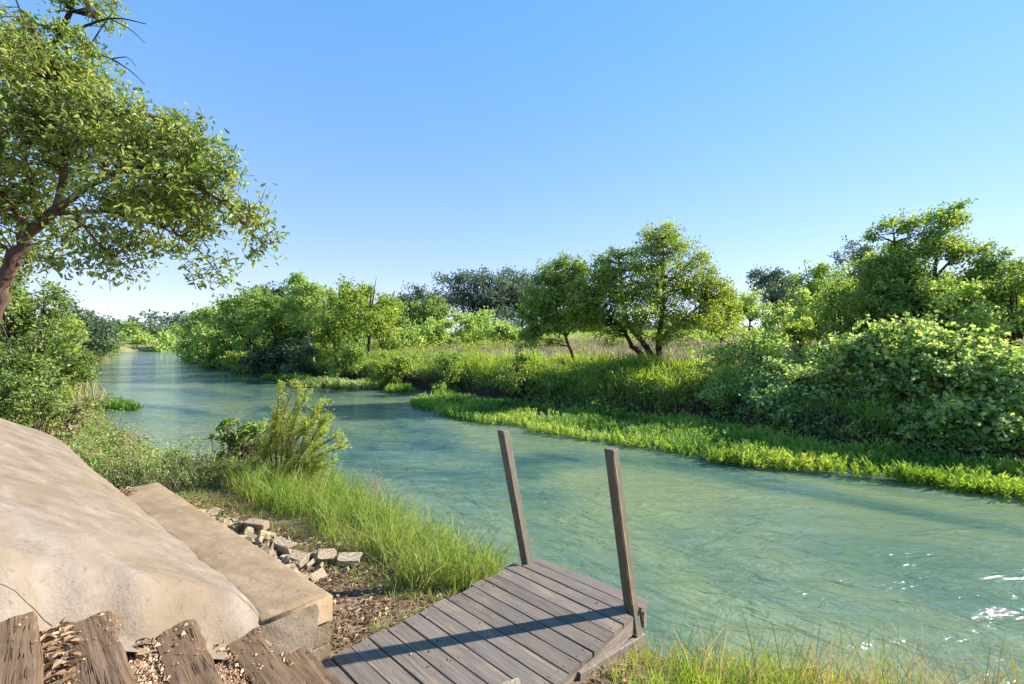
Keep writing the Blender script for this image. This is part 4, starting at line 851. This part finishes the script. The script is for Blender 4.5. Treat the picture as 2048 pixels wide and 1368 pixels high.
auto_tree('thicket_shrub', 'tall shrub between the near thicket and the water', -14.6, 14, 2.508, 0.846, M['yellow_leaf'], M['dark_bark'], 317, G_L, 'shrub', nblob=9, low=0, leaf=.11, stems=4)
auto_tree('thicket_shrub', 'small half dead shrub leaning out over the water on the near bank', -12.595, 13.5, 1.102, 0.415, M['olive_grass'], M['bark'], 319, G_L, 'shrub', nblob=6, low=.1, leaf=.085, stems=4, dens=.6)
auto_tree('thicket_shrub', 'shrub by the water before the rounded tree on the near bank', -19.758, 20, 2.468, 0.879, M['bank_leaf'], M['dark_bark'], 321, G_L, 'shrub', nblob=8, low=0, leaf=.15, stems=3)
auto_tree('thicket_shrub', 'low olive shrub among the reeds at the water edge', -9.364, 10.8, 0.416, 0.404, M['olive_grass'], M['bark'], 371, G_L, 'shrub', nblob=7, low=0, leaf=.07, stems=5, dens=.6)
auto_tree('thicket_shrub', 'small leafy weed clump between the reeds and the far end of the low wall', -6.417, 8.6, 0.511, 0.378, M['bank_leaf'], M['bark'], 373, G_L, 'shrub', nblob=7, low=0, leaf=.06, stems=5, dens=.6)
auto_tree('thicket_shrub', 'greyish feathery weed just behind the far end of the low wall', -5.253, 7.6, 0.504, 0.251, M['olive_grass'], M['bark'], 375, G_L, 'shrub', nblob=7, low=0, leaf=.05, stems=5, dens=.6, wr=.3)
auto_tree('thicket_shrub', 'dull green shrub at the lower edge of the near thicket', -9.628, 9.8, 1.189, 0.485, M['olive_grass'], M['bark'], 377, G_L, 'shrub', nblob=8, low=0, leaf=.07, stems=5, dens=.7)
auto_tree('thicket_shrub', 'fresh green shrub leaning from the near thicket above the reeds', -11.971, 11.3, 3.022, 1.118, M['bank_leaf'], M['dark_bark'], 379, G_L, 'shrub', nblob=12, low=0, leaf=.095, stems=4)
# beyond the bend
G_D = 'trees beyond the river bend'
for q, (x, y, zt, r, mt, lb) in enumerate([
        (-126.264, 150, 10.512, 4.286, 'mid_leaf', 'tallest tree at the river bend, seen in the gap upstream'),
        (-127.297, 160, 7.699, 5.275, 'dark_leaf', 'dark tree right of the tallest one at the river bend'),
        (-123.115, 165, 8.402, 6.165, 'mid_leaf', 'round tree at the bend next to the far thicket'),
        (-121.846, 140, 6.292, 3.385, 'fresh_leaf', 'small light tree at the bend beside the near bank'),
        (-103.947, 128, 4.288, 2.813, 'fresh_leaf', 'pale shrub on the bank of the river bend'),
        (-95.4, 126, 4.815, 3.6, 'fresh_leaf', 'wide pale shrub on the bank at the bend by the far thicket'),
        (-120.308, 170, 9.325, 4.857, 'dark_leaf', 'dark tree half hidden behind the far thicket'),
        (-153, 170, 8.018, 4.857, 'dark_leaf', 'dark tree behind the last oak on the near bank')]):
    auto_tree('distant_tree', lb, x, y, zt, r, M[mt], M['dark_bark'], 331 + 2 * q, G_D, nblob=9, low=.04, leaf=.9)
rng = rng_(400); n = 9000; P = np.column_stack([rng.uniform(-560, 200, n), rng.uniform(300, 420, n)]); hb = HZ(P)
ridge = 9 + 3.5 * np.sin(P[:, 0] * .021) + 3 * np.sin(P[:, 0] * .05 + 1) + 1.5 * np.sin(P[:, 0] * .17)
Q = np.column_stack([P, hb + rng.random(n) ** .6 * ridge]); mb = MB()
sprays(mb, Q, nrm(np.column_stack([rng.normal(0, .4, n), -np.ones(n), rng.random(n)])), 5, 2.6, 1.7, 2.0, rng)
tag(link('distant_wood', mb.mesh('distant_wood', M['blue_leaf'])), 'blue green wooded hillside far upstream on the skyline', 'woods', kind='stuff')

# ------------------------------------------------------------------ shrubs by the near water's edge
bx, by = -3.926, 7.7; bz = H(bx, by)
rng = rng_(501); root = thing('willow_bush', 'feathery lime green bush with slanting bare stems at the water edge', 'shrub', (bx, by, bz))
tips = [(-3.577, 7.5, 1.932), (-3.833, 7.6, 1.631), (-3.35, 7.4, 1.738), (-3.123, 7.4, 1.575), (-2.984, 7.5, 1.644), (-3.201, 7.3, 1.268), (-2.679, 7.3, 0.947), (-2.785, 7.2, 0.693), (-4.063, 7.8, 1.091), (-3.681, 7.9, 1.246), (-3.124, 7.6, 1.13), (-4.138, 7.7, 0.857), (-3.08, 7.3, 0.707), (-3.611, 7.4, 1.006), (-3.001, 7.4, 1.413), (-3.458, 7.6, 1.84), (-2.8, 7.3, 1.108), (-3.875, 7.6, 1.882), (-4.209, 7.6, 0.545), (-2.92, 7.2, 0.456)]
st = MB(); fo = MB(); Pc = []; Oc = []; dry = MB()
for q, t_ in enumerate(tips):
    t_ = np.array(t_); b0 = np.array([bx, by, bz]) + np.append(rng.normal(0, .08, 2), -.03); mid = (b0 + t_) / 2 + np.array([-.08, 0, .05]) + rng.normal(0, .05, 3)
    Q = smooth_path([b0, mid, t_], 12, rng, .008); tube(st, Q, np.linspace(.016, .004, 12), 5)
    for s in range(46):
        f = rng.uniform(.30, 1.0); p = Q[int(f * 11)]; d = nrm(nrm(t_ - b0) + rng.normal(0, .30, 3)); ln = rng.uniform(.16, .40) * (1.15 - .5 * f); e = p + d * ln
        tube(st if s % 3 else dry, [p, (p + e) / 2 + rng.normal(0, .01, 3), e], [.0035, .0025, .0015], 3, rng.random())
        if s % 4 != 0:
            for g_ in (.45, .65, .85, 1.0): Pc.append(p + d * ln * g_); Oc.append(d)
        else:
            for g_ in range(3): e2 = e + nrm(d + rng.normal(0, .3, 3)) * .12; tube(dry, [e, (e + e2) / 2, e2], [.002, .0015, .001], 3, rng.random())
Pc = np.array(Pc); Oc = np.array(Oc); keep = rng.random(len(Pc)) < np.where(np.sin(Pc[:, 0] * 9) + np.sin(Pc[:, 2] * 11) + np.sin(Pc[:, 1] * 13) > -.5, .9, .3); Pc = Pc[keep]; Oc = Oc[keep]
sprays(fo, Pc, Oc, 7, .055, .013, .04, rng, .3, 0)
base = np.array([bx, by, bz])
link('stems', st.mesh('stems', M['bark'], True, base), root); link('dry_twigs', dry.mesh('dry_twigs', M['twig'], True, base), root); link('foliage', fo.mesh('foliage', M['lime_leaf'], False, base), root)

x0, y0 = -4.98, 8.3
plant('vine_shrub', 'dark glossy shrub tangled with brown dead vines beside the lime green bush', 'shrub', (x0, y0, H(x0, y0) - .05),
      [([(x0 - .2, y0, H(x0, y0)), (-5.1, 8.2, 0.654), (-5.037, 8.2, 1.014), (-4.722, 8.2, 1.122)], .022, .008), ([(x0, y0, H(x0, y0)), (-4.902, 8.2, 0.744), (-4.632, 8.2, 0.924)], .018, .008), ([(x0, y0, H(x0, y0)), (-5.127, 8.1, 0.633), (-5.198, 8.1, 0.944)], .016, .006)],
      [(-5.071, 8.3, 1.159, 0.201, 0.201, 0.146), (-5.235, 8.3, 0.904, 0.182, 0.182, 0.164), (-4.734, 8.3, 1.086, 0.274, 0.274, 0.146), (-5.19, 8.3, 0.493, 0.164, 0.164, 0.201), (-4.56, 8.4, 0.883, 0.166, 0.166, 0.166), (-4.988, 8.5, 0.489, 0.318, 0.318, 0.262), (-5.114, 8.4, 0.145, 0.24, 0.24, 0.166)],
      210, 12, .085, .055, .10, M['mid_leaf'], M['bark'], 511, None, 'oval', .45, .007, 1, trunk_name='stems', crown_name='leaves')
rng = rng_(513); mb = MB()
for q in range(46):
    c = np.array([-4.809, 8.15, 0.845]) + rng.normal(0, 1, 3) * np.array([.22, .10, .16]); d = nrm(rng.normal(0, 1, 3) * np.array([1, .5, .8]))
    tube(mb, smooth_path([c - d * .14, c + rng.normal(0, .05, 3), c + d * .14 + rng.normal(0, .05, 3)], 6), .005, 4, rng.random())
vs_ = [o for o in C.objects if o.name.startswith('vine_shrub')][0]
link('dead_vine', mb.mesh('dead_vine', M['red_reed'], True, np.array(vs_.location)), vs_)

# bleached dead weed by the water
bx, by = -1.87, 6.7; bz = H(bx, by); mb = MB(); rng = rng_(521)
for q in range(9):
    t_ = np.array([-2.128, 6.7, 0.752]) + rng.normal(0, 1, 3) * np.array([.20, .12, .10]); b0 = np.array([bx, by, bz - .03]) + np.append(rng.normal(0, .05, 2), 0)
    Q = smooth_path([b0, (b0 + t_) / 2 + np.array([.03, 0, .03]), t_], 9, rng, .006); tube(mb, Q, np.linspace(.005, .0016, 9), 4, rng.random())
    for s in range(9):
        p = Q[rng.integers(3, 9)]; d = nrm(nrm(t_ - b0) + rng.normal(0, .45, 3)); e = p + d * rng.uniform(.06, .16); tube(mb, [p, (p + e) / 2, e], [.0022, .0016, .001], 3, rng.random())
o = link('dead_weed', mb.mesh('dead_weed', M['straw'], True, np.array([bx, by, bz])), loc=(bx, by, bz)); tag(o, 'bleached dead weed with bare twigs standing in the near grass', 'weed')
bx, by = -0.477, 5.5; bz = H(bx, by); mb = MB()
for q in range(6):
    t_ = np.array([-0.231, 5.4, 0.547]) + rng.normal(0, 1, 3) * np.array([.10, .08, .08]); b0 = np.array([bx, by, bz - .03]) + np.append(rng.normal(0, .04, 2), 0)
    Q = smooth_path([b0, (b0 + t_) / 2 + np.array([-.03, 0, .05]), t_], 9, rng, .004); tube(mb, Q, np.linspace(.0025, .001, 9), 3, rng.random())
o = link('dead_weed', mb.mesh('dead_weed', M['straw'], True, np.array([bx, by, bz])), loc=(bx, by, bz)); tag(o, 'thin straw stalks arching over the water behind the farther post', 'weed')

# ------------------------------------------------------------------ grasses, nobody could count them
rng = rng_(600)
Q = Lxy(*scatter_poly(260, [(3.6, 2.45), (4.6, 2.45), (5.4, 2.45), (6.4, 2.2), (8.0, 1.9), (9.2, 2.2), (9.0, 3.6), (7, 3.55), (5, 3.6), (3.5, 3.45)], rng).T)
grass('green_grass', 'tall bright green grass between the rubble and the river', Q, .22, .60, .0085, M['grass'], 601, (.12, .02), .5, .42, .24, 28, .085, .85)
Q = Lxy(*scatter_poly(95, [(3.25, 2.75), (3.9, 2.5), (4.3, 2.8), (4.2, 3.6), (3.2, 3.6)], rng).T)
grass('green_grass', 'arching grass clump at the far corner of the deck', Q, .15, .42, .007, M['grass'], 603, (.18, .05), .45, .48, .24, 20, .06, .9)
Q = Lxy(*scatter_poly(420, [(3.15, 1.6), (3.4, 2.2), (4.2, 2.1), (6.9, 1.5), (7.4, 1.2), (8.5, 1.6), (6, 2.6), (3.3, 3.0)], rng).T)
grass('short_grass', 'thin short grass growing through the leaf litter by the wall', Q, .05, .14, .005, M['grass'], 605, (0, 0), .5, .5, .2, 12, .06, .5)
Q = Lxy(*scatter_poly(300, [(-1.6, 3.4), (.2, 2.75), (1.2, 2.65), (1.72, 2.75), (1.72, 3.4), (.9, 3.95), (-.4, 4.5), (-1.6, 4.8)], rng).T)
grass('green_grass', 'grass on the near bank beside the deck', Q, .10, .26, .006, M['bright_grass'], 607, (0, 0), .45, .42, .2, 22, .07, .5)
Q = Lxy(*scatter_poly(150, [(-2.2, 4.0), (0.1, 3.35), (1.3, 3.1), (1.75, 3.35), (.9, 3.95), (-.4, 4.55), (-2.2, 5.2)], rng).T)
grass('tall_grass', 'tall thin straw and green stalks in front of the river beside the deck', Q, .30, .60, .0055, M['olive_grass'], 609, (.12, 0), .45, .55, .25, 13, .05, .8)
Q = Lxy(*scatter_poly(34, [(-2.6, 4.2), (-.6, 3.6), (.6, 3.5), (.3, 4.1), (-1.0, 4.5), (-2.6, 5.2)], rng).T)
grass('straw_grass', 'arching bleached straw hanging over the water at the bottom edge', Q, .35, .62, .0042, M['straw'], 610, (.35, .12), .5, .5, .25, 16, .05, 1.1)
Q = Lxy(*scatter_poly(470, [(8.2, .7), (7.9, 1.4), (8.4, 2.4), (10.2, 2.9), (13, 2.4), (17, 2.4), (22, 3.6), (30, 5.5), (30, 2.5), (20, .2), (12, -.8)], rng).T)
Q = Q[~inside(Q, POLY)]
grass('olive_grass', 'olive and straw coloured reeds along the near bank behind the slope', Q, .18, .62, .009, M['olive_grass'], 611, (-.25, .05), .42, .40, .26, 24, .13, .75)
Q = scatter_poly(500, [(-14, 17), (-25, 29.5), (-42, 50), (-80, 95), (-86, 95), (-50, 50), (-34, 31), (-22, 18)], rng); Q = Q[~inside(Q, POLY)]
grass('olive_grass', 'distant pale reeds along the near bank upstream', Q, .8, 1.6, .05, M['olive_grass'], 613, (-.1, 0), .3, .5, .2, 22, .4, .5)
# far bank: lush grass on the slope
def along(line, s, off):
    d = np.concatenate([[0], np.cumsum(np.linalg.norm(np.diff(line, axis=0), axis=1))]); x = np.interp(s, d, line[:, 0]); y = np.interp(s, d, line[:, 1])
    e = .05; tx = np.interp(s + e, d, line[:, 0]) - np.interp(s - e, d, line[:, 0]); ty = np.interp(s + e, d, line[:, 1]) - np.interp(s - e, d, line[:, 1])
    n_ = np.hypot(tx, ty); return np.stack([x + ty / n_ * off, y - tx / n_ * off], -1)
RBv = RB[2:12]      # visible stretch, (10.6,8.9) .. ; land lies on the side away from the water
s = rng.uniform(0, 52, 2600); off = rng.uniform(.25, 3.6, 2600)
Q = along(RBv, s, off); 
if inside(Q, POLY).mean() > .5: Q = along(RBv, s, -off); SIGN = -1
else: SIGN = 1
def undergrowth(name, label, n, s0, s1, o0, o1, h0, h1, leaf, mat, seed):
    r_ = rng_(seed); s = r_.uniform(s0, s1, n); B = along(RBv, s, SIGN * r_.uniform(o0, o1, n)); hh = r_.uniform(h0, h1, n); zz = HZ(B); k_ = 14
    c = np.repeat(np.column_stack([B, zz + hh * .35]), k_, 0) + r_.normal(0, 1, (n * k_, 3)) * np.repeat(np.column_stack([hh * .42, hh * .42, hh * .32]), k_, 0)
    c[:, 2] = np.maximum(c[:, 2], HZ(c[:, :2]) + .05); mb = MB(); sprays(mb, c, nrm(r_.normal(0, 1, c.shape) + np.array([0, -.3, .8])), 8, leaf, leaf * .5, leaf * 1.7, r_, vbase=np.repeat(r_.normal(.5, .2, n), k_))
    tag(link(name, mb.mesh(name, mat)), label, 'undergrowth', kind='stuff')
undergrowth('undergrowth', 'tangled light green brush all along the far bank', 230, 3, 54, .6, 3.0, .3, .8, .11, M['fresh_leaf'], 631)
undergrowth('undergrowth', 'darker green brush filling the far bank between the shrubs', 260, 2, 58, .3, 2.8, .3, .9, .11, M['mid_leaf'], 633)
undergrowth('undergrowth', 'dark leaved brush low on the far bank near the water', 170, 2, 58, .15, 1.6, .3, .8, .11, M['dark_leaf'], 635)
undergrowth('undergrowth', 'distant brush along the foot of the far thicket', 150, 50, 96, -.2, 3.5, .9, 2.0, .30, M['mid_leaf'], 638)
undergrowth('undergrowth', 'dark tangled brush overhanging the water plants below the vines', 130, 0, 15, -.25, 1.0, .3, .75, .10, M['mid_leaf'], 636)
undergrowth('undergrowth', 'yellowish brush at the edge of the meadow', 120, 24, 58, 3.5, 11, .5, 1.4, .17, M['yellow_leaf'], 637)
grass('bank_grass', 'lush green grass covering the far river bank', Q, .35, .75, .022, M['bright_grass'], 621, (-.12, -.12), .35, .42, .2, 15, .14, .7)
s = rng.uniform(3, 50, 420); Q = along(RBv, s, SIGN * rng.uniform(.02, .7, 420))
grass('dead_reeds', 'reddish brown dead reeds hanging at the foot of the far bank', Q, .25, .6, .02, M['red_reed'], 623, (-.25, -.3), .5, .45, .25, 14, .12, .9)
s = rng.uniform(8, 22, 240); Q = along(RBv, s, SIGN * rng.uniform(.5, 3.0, 240))
grass('bank_grass', 'tall arching bright clumps below the many trunked tree', Q, .6, 1.05, .03, M['bright_grass'], 625, (-.1, -.15), .35, .5, .15, 26, .12, .8)
n = 5200; P = np.column_stack([rng.uniform(-12, 26, n), rng.uniform(17, 44, n)]); zz, ii, dR, rt = land(P); keep = (~ii) & rt & (dR > 2.6) & (dR < 22)
grass('dry_grass', 'dry pinkish tan grass over the meadow beyond the bank', P[keep], .25, .70, .035, M['pink_straw'], 627, (0, 0), .35, .45, .28, 12, .35, .6)
n = 2200; P = np.column_stack([rng.uniform(-20, 60, n), rng.uniform(30, 80, n)]); zz, ii, dR, rt = land(P); keep = (~ii) & rt & (dR > 14)
grass('meadow_grass', 'fresh green grass on the rising meadow', P[keep], .25, .55, .07, M['bright_grass'], 629, (0, 0), .35, .45, .2, 9, .5, .5)

r_ = rng_(641); B = Lxy(*scatter_poly(330, [(7.9, 1.0), (8.0, 1.7), (8.6, 2.6), (10.4, 2.7), (13, 2.2), (17, 2.4), (22, 3.4), (22, 1.0), (14, .2), (9.5, .2)], r_).T); B = B[~inside(B, POLY)]; n = len(B)
for mt, lb, lf, part_ in (('bank_leaf', 'low dull green weeds among the reeds of the near bank', .055, 0), ('olive_grass', 'dry brownish weeds among the reeds of the near bank', .05, 1), ('fresh_leaf', 'fresh small leaved weeds scattered through the reeds of the near bank', .05, 2)):
    b_ = B[part_::3]; m = len(b_); hh = r_.uniform(.15, .5, m); k_ = 16
    c = np.repeat(np.column_stack([b_, HZ(b_) + hh * .5]), k_, 0) + r_.normal(0, 1, (m * k_, 3)) * np.repeat(np.column_stack([hh * .5, hh * .5, hh * .38]), k_, 0); c[:, 2] = np.maximum(c[:, 2], HZ(c[:, :2]) + .02)
    mb = MB(); sprays(mb, c, nrm(r_.normal(0, 1, c.shape) + np.array([0, 0, .8])), 9, lf, lf * .5, lf * 1.7, r_, vbase=np.repeat(r_.normal(.5, .22, m), k_))
    tag(link('weeds', mb.mesh('weeds', M[mt])), lb, 'weeds', kind='stuff')

# ------------------------------------------------------------------ water plants in the shallows
def water_plants(name, label, poly, n, h, leaf, mat, seed, holes=()):
    rng = rng_(seed); P = scatter_poly(n, poly, rng)
    for hp in holes: P = P[~inside(P, np.array(hp, float))]
    P = P[np.sin(P[:, 0] * 2.7 + 1.9 * np.sin(P[:, 1] * 1.3)) + np.sin(P[:, 1] * 3.1 + P[:, 0] * 1.1) + rng.normal(0, .35, len(P)) > -1.05]
    n = len(P); hh = h * rng.uniform(.30, 1.25, n) * (1 + .35 * np.sin(P[:, 0] * 2.1) * np.sin(P[:, 1] * 1.7)); per = 9
    f = np.tile(np.linspace(.25, 1, per), (n, 1)); an = rng.uniform(0, 6.28, (n, per)); ln = rng.normal(0, .12, (n, 2))
    B = np.stack([P[:, None, 0] + ln[:, :1] * f * hh[:, None], P[:, None, 1] + ln[:, 1:] * f * hh[:, None], f * hh[:, None] * .85 - .03], -1)
    D = nrm(np.stack([np.cos(an), np.sin(an), .35 + 1.1 * f], -1)); N = nrm(np.stack([-np.cos(an) * .9, -np.sin(an) * .9, np.ones_like(an)], -1))
    patch = .46 + .30 * np.sin(P[:, 0] * 1.3 + 1.7 * np.sin(P[:, 1])) + rng.normal(0, .12, n)
    v = patch[:, None] + rng.normal(0, .12, (n, per)); Lr = leaf * rng.uniform(.7, 1.2, (n, per))
    mb = MB(); leaves(mb, B.reshape(-1, 3), D.reshape(-1, 3), N.reshape(-1, 3), Lr.ravel(), (Lr * .27).ravel(), v.ravel())
    return tag(link(name, mb.mesh(name, mat)), label, 'water plants', kind='stuff')
pool = [(-.4, 18.6), (1.6, 16.6), (3.6, 15.2), (4.2, 14.9), (3.6, 14.2), (1.6, 15.4), (-.6, 17.2)]
water_plants('water_plants', 'long bright green mat of water plants along the far bank',
    [(12.5, 4.7), (10.0, 6.3), (8.4, 7.4), (7.4, 8.3), (6.6, 8.9), (5.4, 9.3), (4.1, 9.8), (3.2, 10.9), (2.3, 11.8), (.9, 12.7), (-.4, 13.8), (-2.2, 15.6), (-3.9, 18.0), (-4.4, 19.6), (-3.9, 21.2), (-3.0, 22.6), (-1.6, 20.4), (.6, 18.6), (3.0, 16.2), (5.6, 14.4), (7.8, 11.0), (10.2, 9.0), (16, 5.0)],
    11500, .26, .12, M['water_leaf'], 701, [pool, [(6.2, 10.6), (8.3, 9.3), (10.2, 7.8), (10.4, 8.1), (8.5, 9.6), (6.4, 10.9)]])
water_plants('water_plants', 'tall yellow green fringe of water plants along the outer edge of the long mat', [(12.5, 4.6), (10.0, 6.2), (8.4, 7.3), (7.4, 8.15), (6.6, 8.75), (5.4, 9.15), (4.1, 9.65), (4.3, 10.1), (5.6, 9.6), (6.8, 9.2), (7.7, 8.5), (8.8, 7.7), (10.4, 6.6), (12.9, 5.0)], 800, .30, .12, M['bright_grass'], 713)
water_plants('water_plants', 'pale green strip of water plants behind the lime green bush', [(-13.0, 27.5), (-12.6, 25.9), (-9.6, 24.8), (-7.4, 24.6), (-6.6, 25.3), (-8.4, 26.6), (-10.6, 28.2)], 1500, .36, .20, M['water_leaf_pale'], 703)
water_plants('water_plants', 'small tuft of water plants off the tip of the long green mat', [(-6.5, 23.4), (-5.0, 22.8), (-4.6, 23.6), (-5.6, 24.6), (-6.6, 24.4)], 260, .34, .18, M['water_leaf'], 705)
water_plants('water_plants', 'shaded water plants under the blackish shrub of the thicket', [(-17.5, 31.5), (-14.6, 29.5), (-13.0, 29.2), (-13.6, 31.0), (-16.2, 33)], 500, .36, .22, M['water_leaf'], 707)
water_plants('water_plants', 'distant pale water plants at the edge of the far thicket', [(-33, 48), (-27, 43), (-24.5, 40.5), (-23.0, 39.8), (-25, 42.5), (-30, 48.5)], 600, .5, .34, M['water_leaf_pale'], 709)
water_plants('water_plants', 'low green patch of water plants off the near bank', [(-16.9, 18.1), (-15.6, 17.3), (-14.4, 17.0), (-14.0, 17.3), (-15.0, 17.9), (-16.6, 18.7)], 380, .30, .14, M['water_leaf'], 711)

# ------------------------------------------------------------------ leaf litter
rng = rng_(800); mb = MB()
Q = np.concatenate([Lxy(*scatter_poly(3600, [(3.12, 1.55), (3.12, 3.1), (3.6, 2.9), (4.4, 2.5), (7.2, 1.9), (8.2, 1.5), (7.4, .9), (5.5, 1.35)], rng).T),
                    Lxy(*scatter_poly(1500, [(-1.2, 2.4), (1.78, 2.2), (1.78, 3.05), (.8, 3.0), (-1.2, 3.3)], rng).T)])
n = len(Q); an = rng.uniform(0, 6.28, n); D = np.column_stack([np.cos(an), np.sin(an), rng.normal(0, .25, n)]); N = np.column_stack([rng.normal(0, .35, (n, 2)), np.ones(n)])
leaves(mb, np.column_stack([Q, HZ(Q) + rng.uniform(.004, .03, n)]), D, N, rng.uniform(.03, .062, n), rng.uniform(.014, .028, n), rng.random(n), 'oval', .35)
tag(link('leaf_litter', mb.mesh('leaf_litter', M['dead_leaf'])), 'brown dead leaves littering the bank between wall and deck', 'leaf litter', kind='stuff')
mb = MB()
for q, m in ((1, 240), (2, 70), (3, 45), (4, 25)):
    b0, b1, z1 = TIE[q - 1][0] + .005, TIE[q][0] - wid[q] + .02, TIE[q][1]
    aa = 3.12 - rng.beta(1.1, 2.4, m) * (.75 if q == 1 else .3); bb = rng.uniform(b0, b1, m); Q = Lxy(aa, bb)
    an = rng.uniform(0, 6.28, m); D = np.column_stack([np.cos(an), np.sin(an), rng.normal(0, .3, m)]); N = np.column_stack([rng.normal(0, .45, (m, 2)), np.ones(m)])
    leaves(mb, np.column_stack([Q, z1 - .015 + rng.uniform(0, .035, m)]), D, N, rng.uniform(.035, .062, m), rng.uniform(.014, .024, m), rng.random(m), 'oval', .25)
m = 60; aa = rng.uniform(6.75, 7.1, m); bb = rng.uniform(.70, .84, m); an = rng.uniform(0, 6.28, m)
leaves(mb, np.column_stack([Lxy(aa, bb), np.full(m, .848) + rng.uniform(0, .015, m)]), np.column_stack([np.cos(an), np.sin(an), rng.normal(0, .2, m)]), np.column_stack([rng.normal(0, .3, (m, 2)), np.ones(m)]), .05, .02, rng.random(m), 'oval', .35)
m = 26; aa = rng.uniform(1.9, 3.0, m); bb = rng.uniform(1.2, 3.3, m); an = rng.uniform(0, 6.28, m)
leaves(mb, np.column_stack([Lxy(aa, bb), np.full(m, DZ + .006)]), np.column_stack([np.cos(an), np.sin(an), np.zeros(m)]), np.column_stack([rng.normal(0, .2, (m, 2)), np.ones(m)]), .03, .012, rng.random(m), 'oval', .3)
tag(link('leaf_litter', mb.mesh('leaf_litter', M['dead_leaf'])), 'curled dead leaves drifted on the timber steps, wall top and deck', 'leaf litter', kind='stuff')
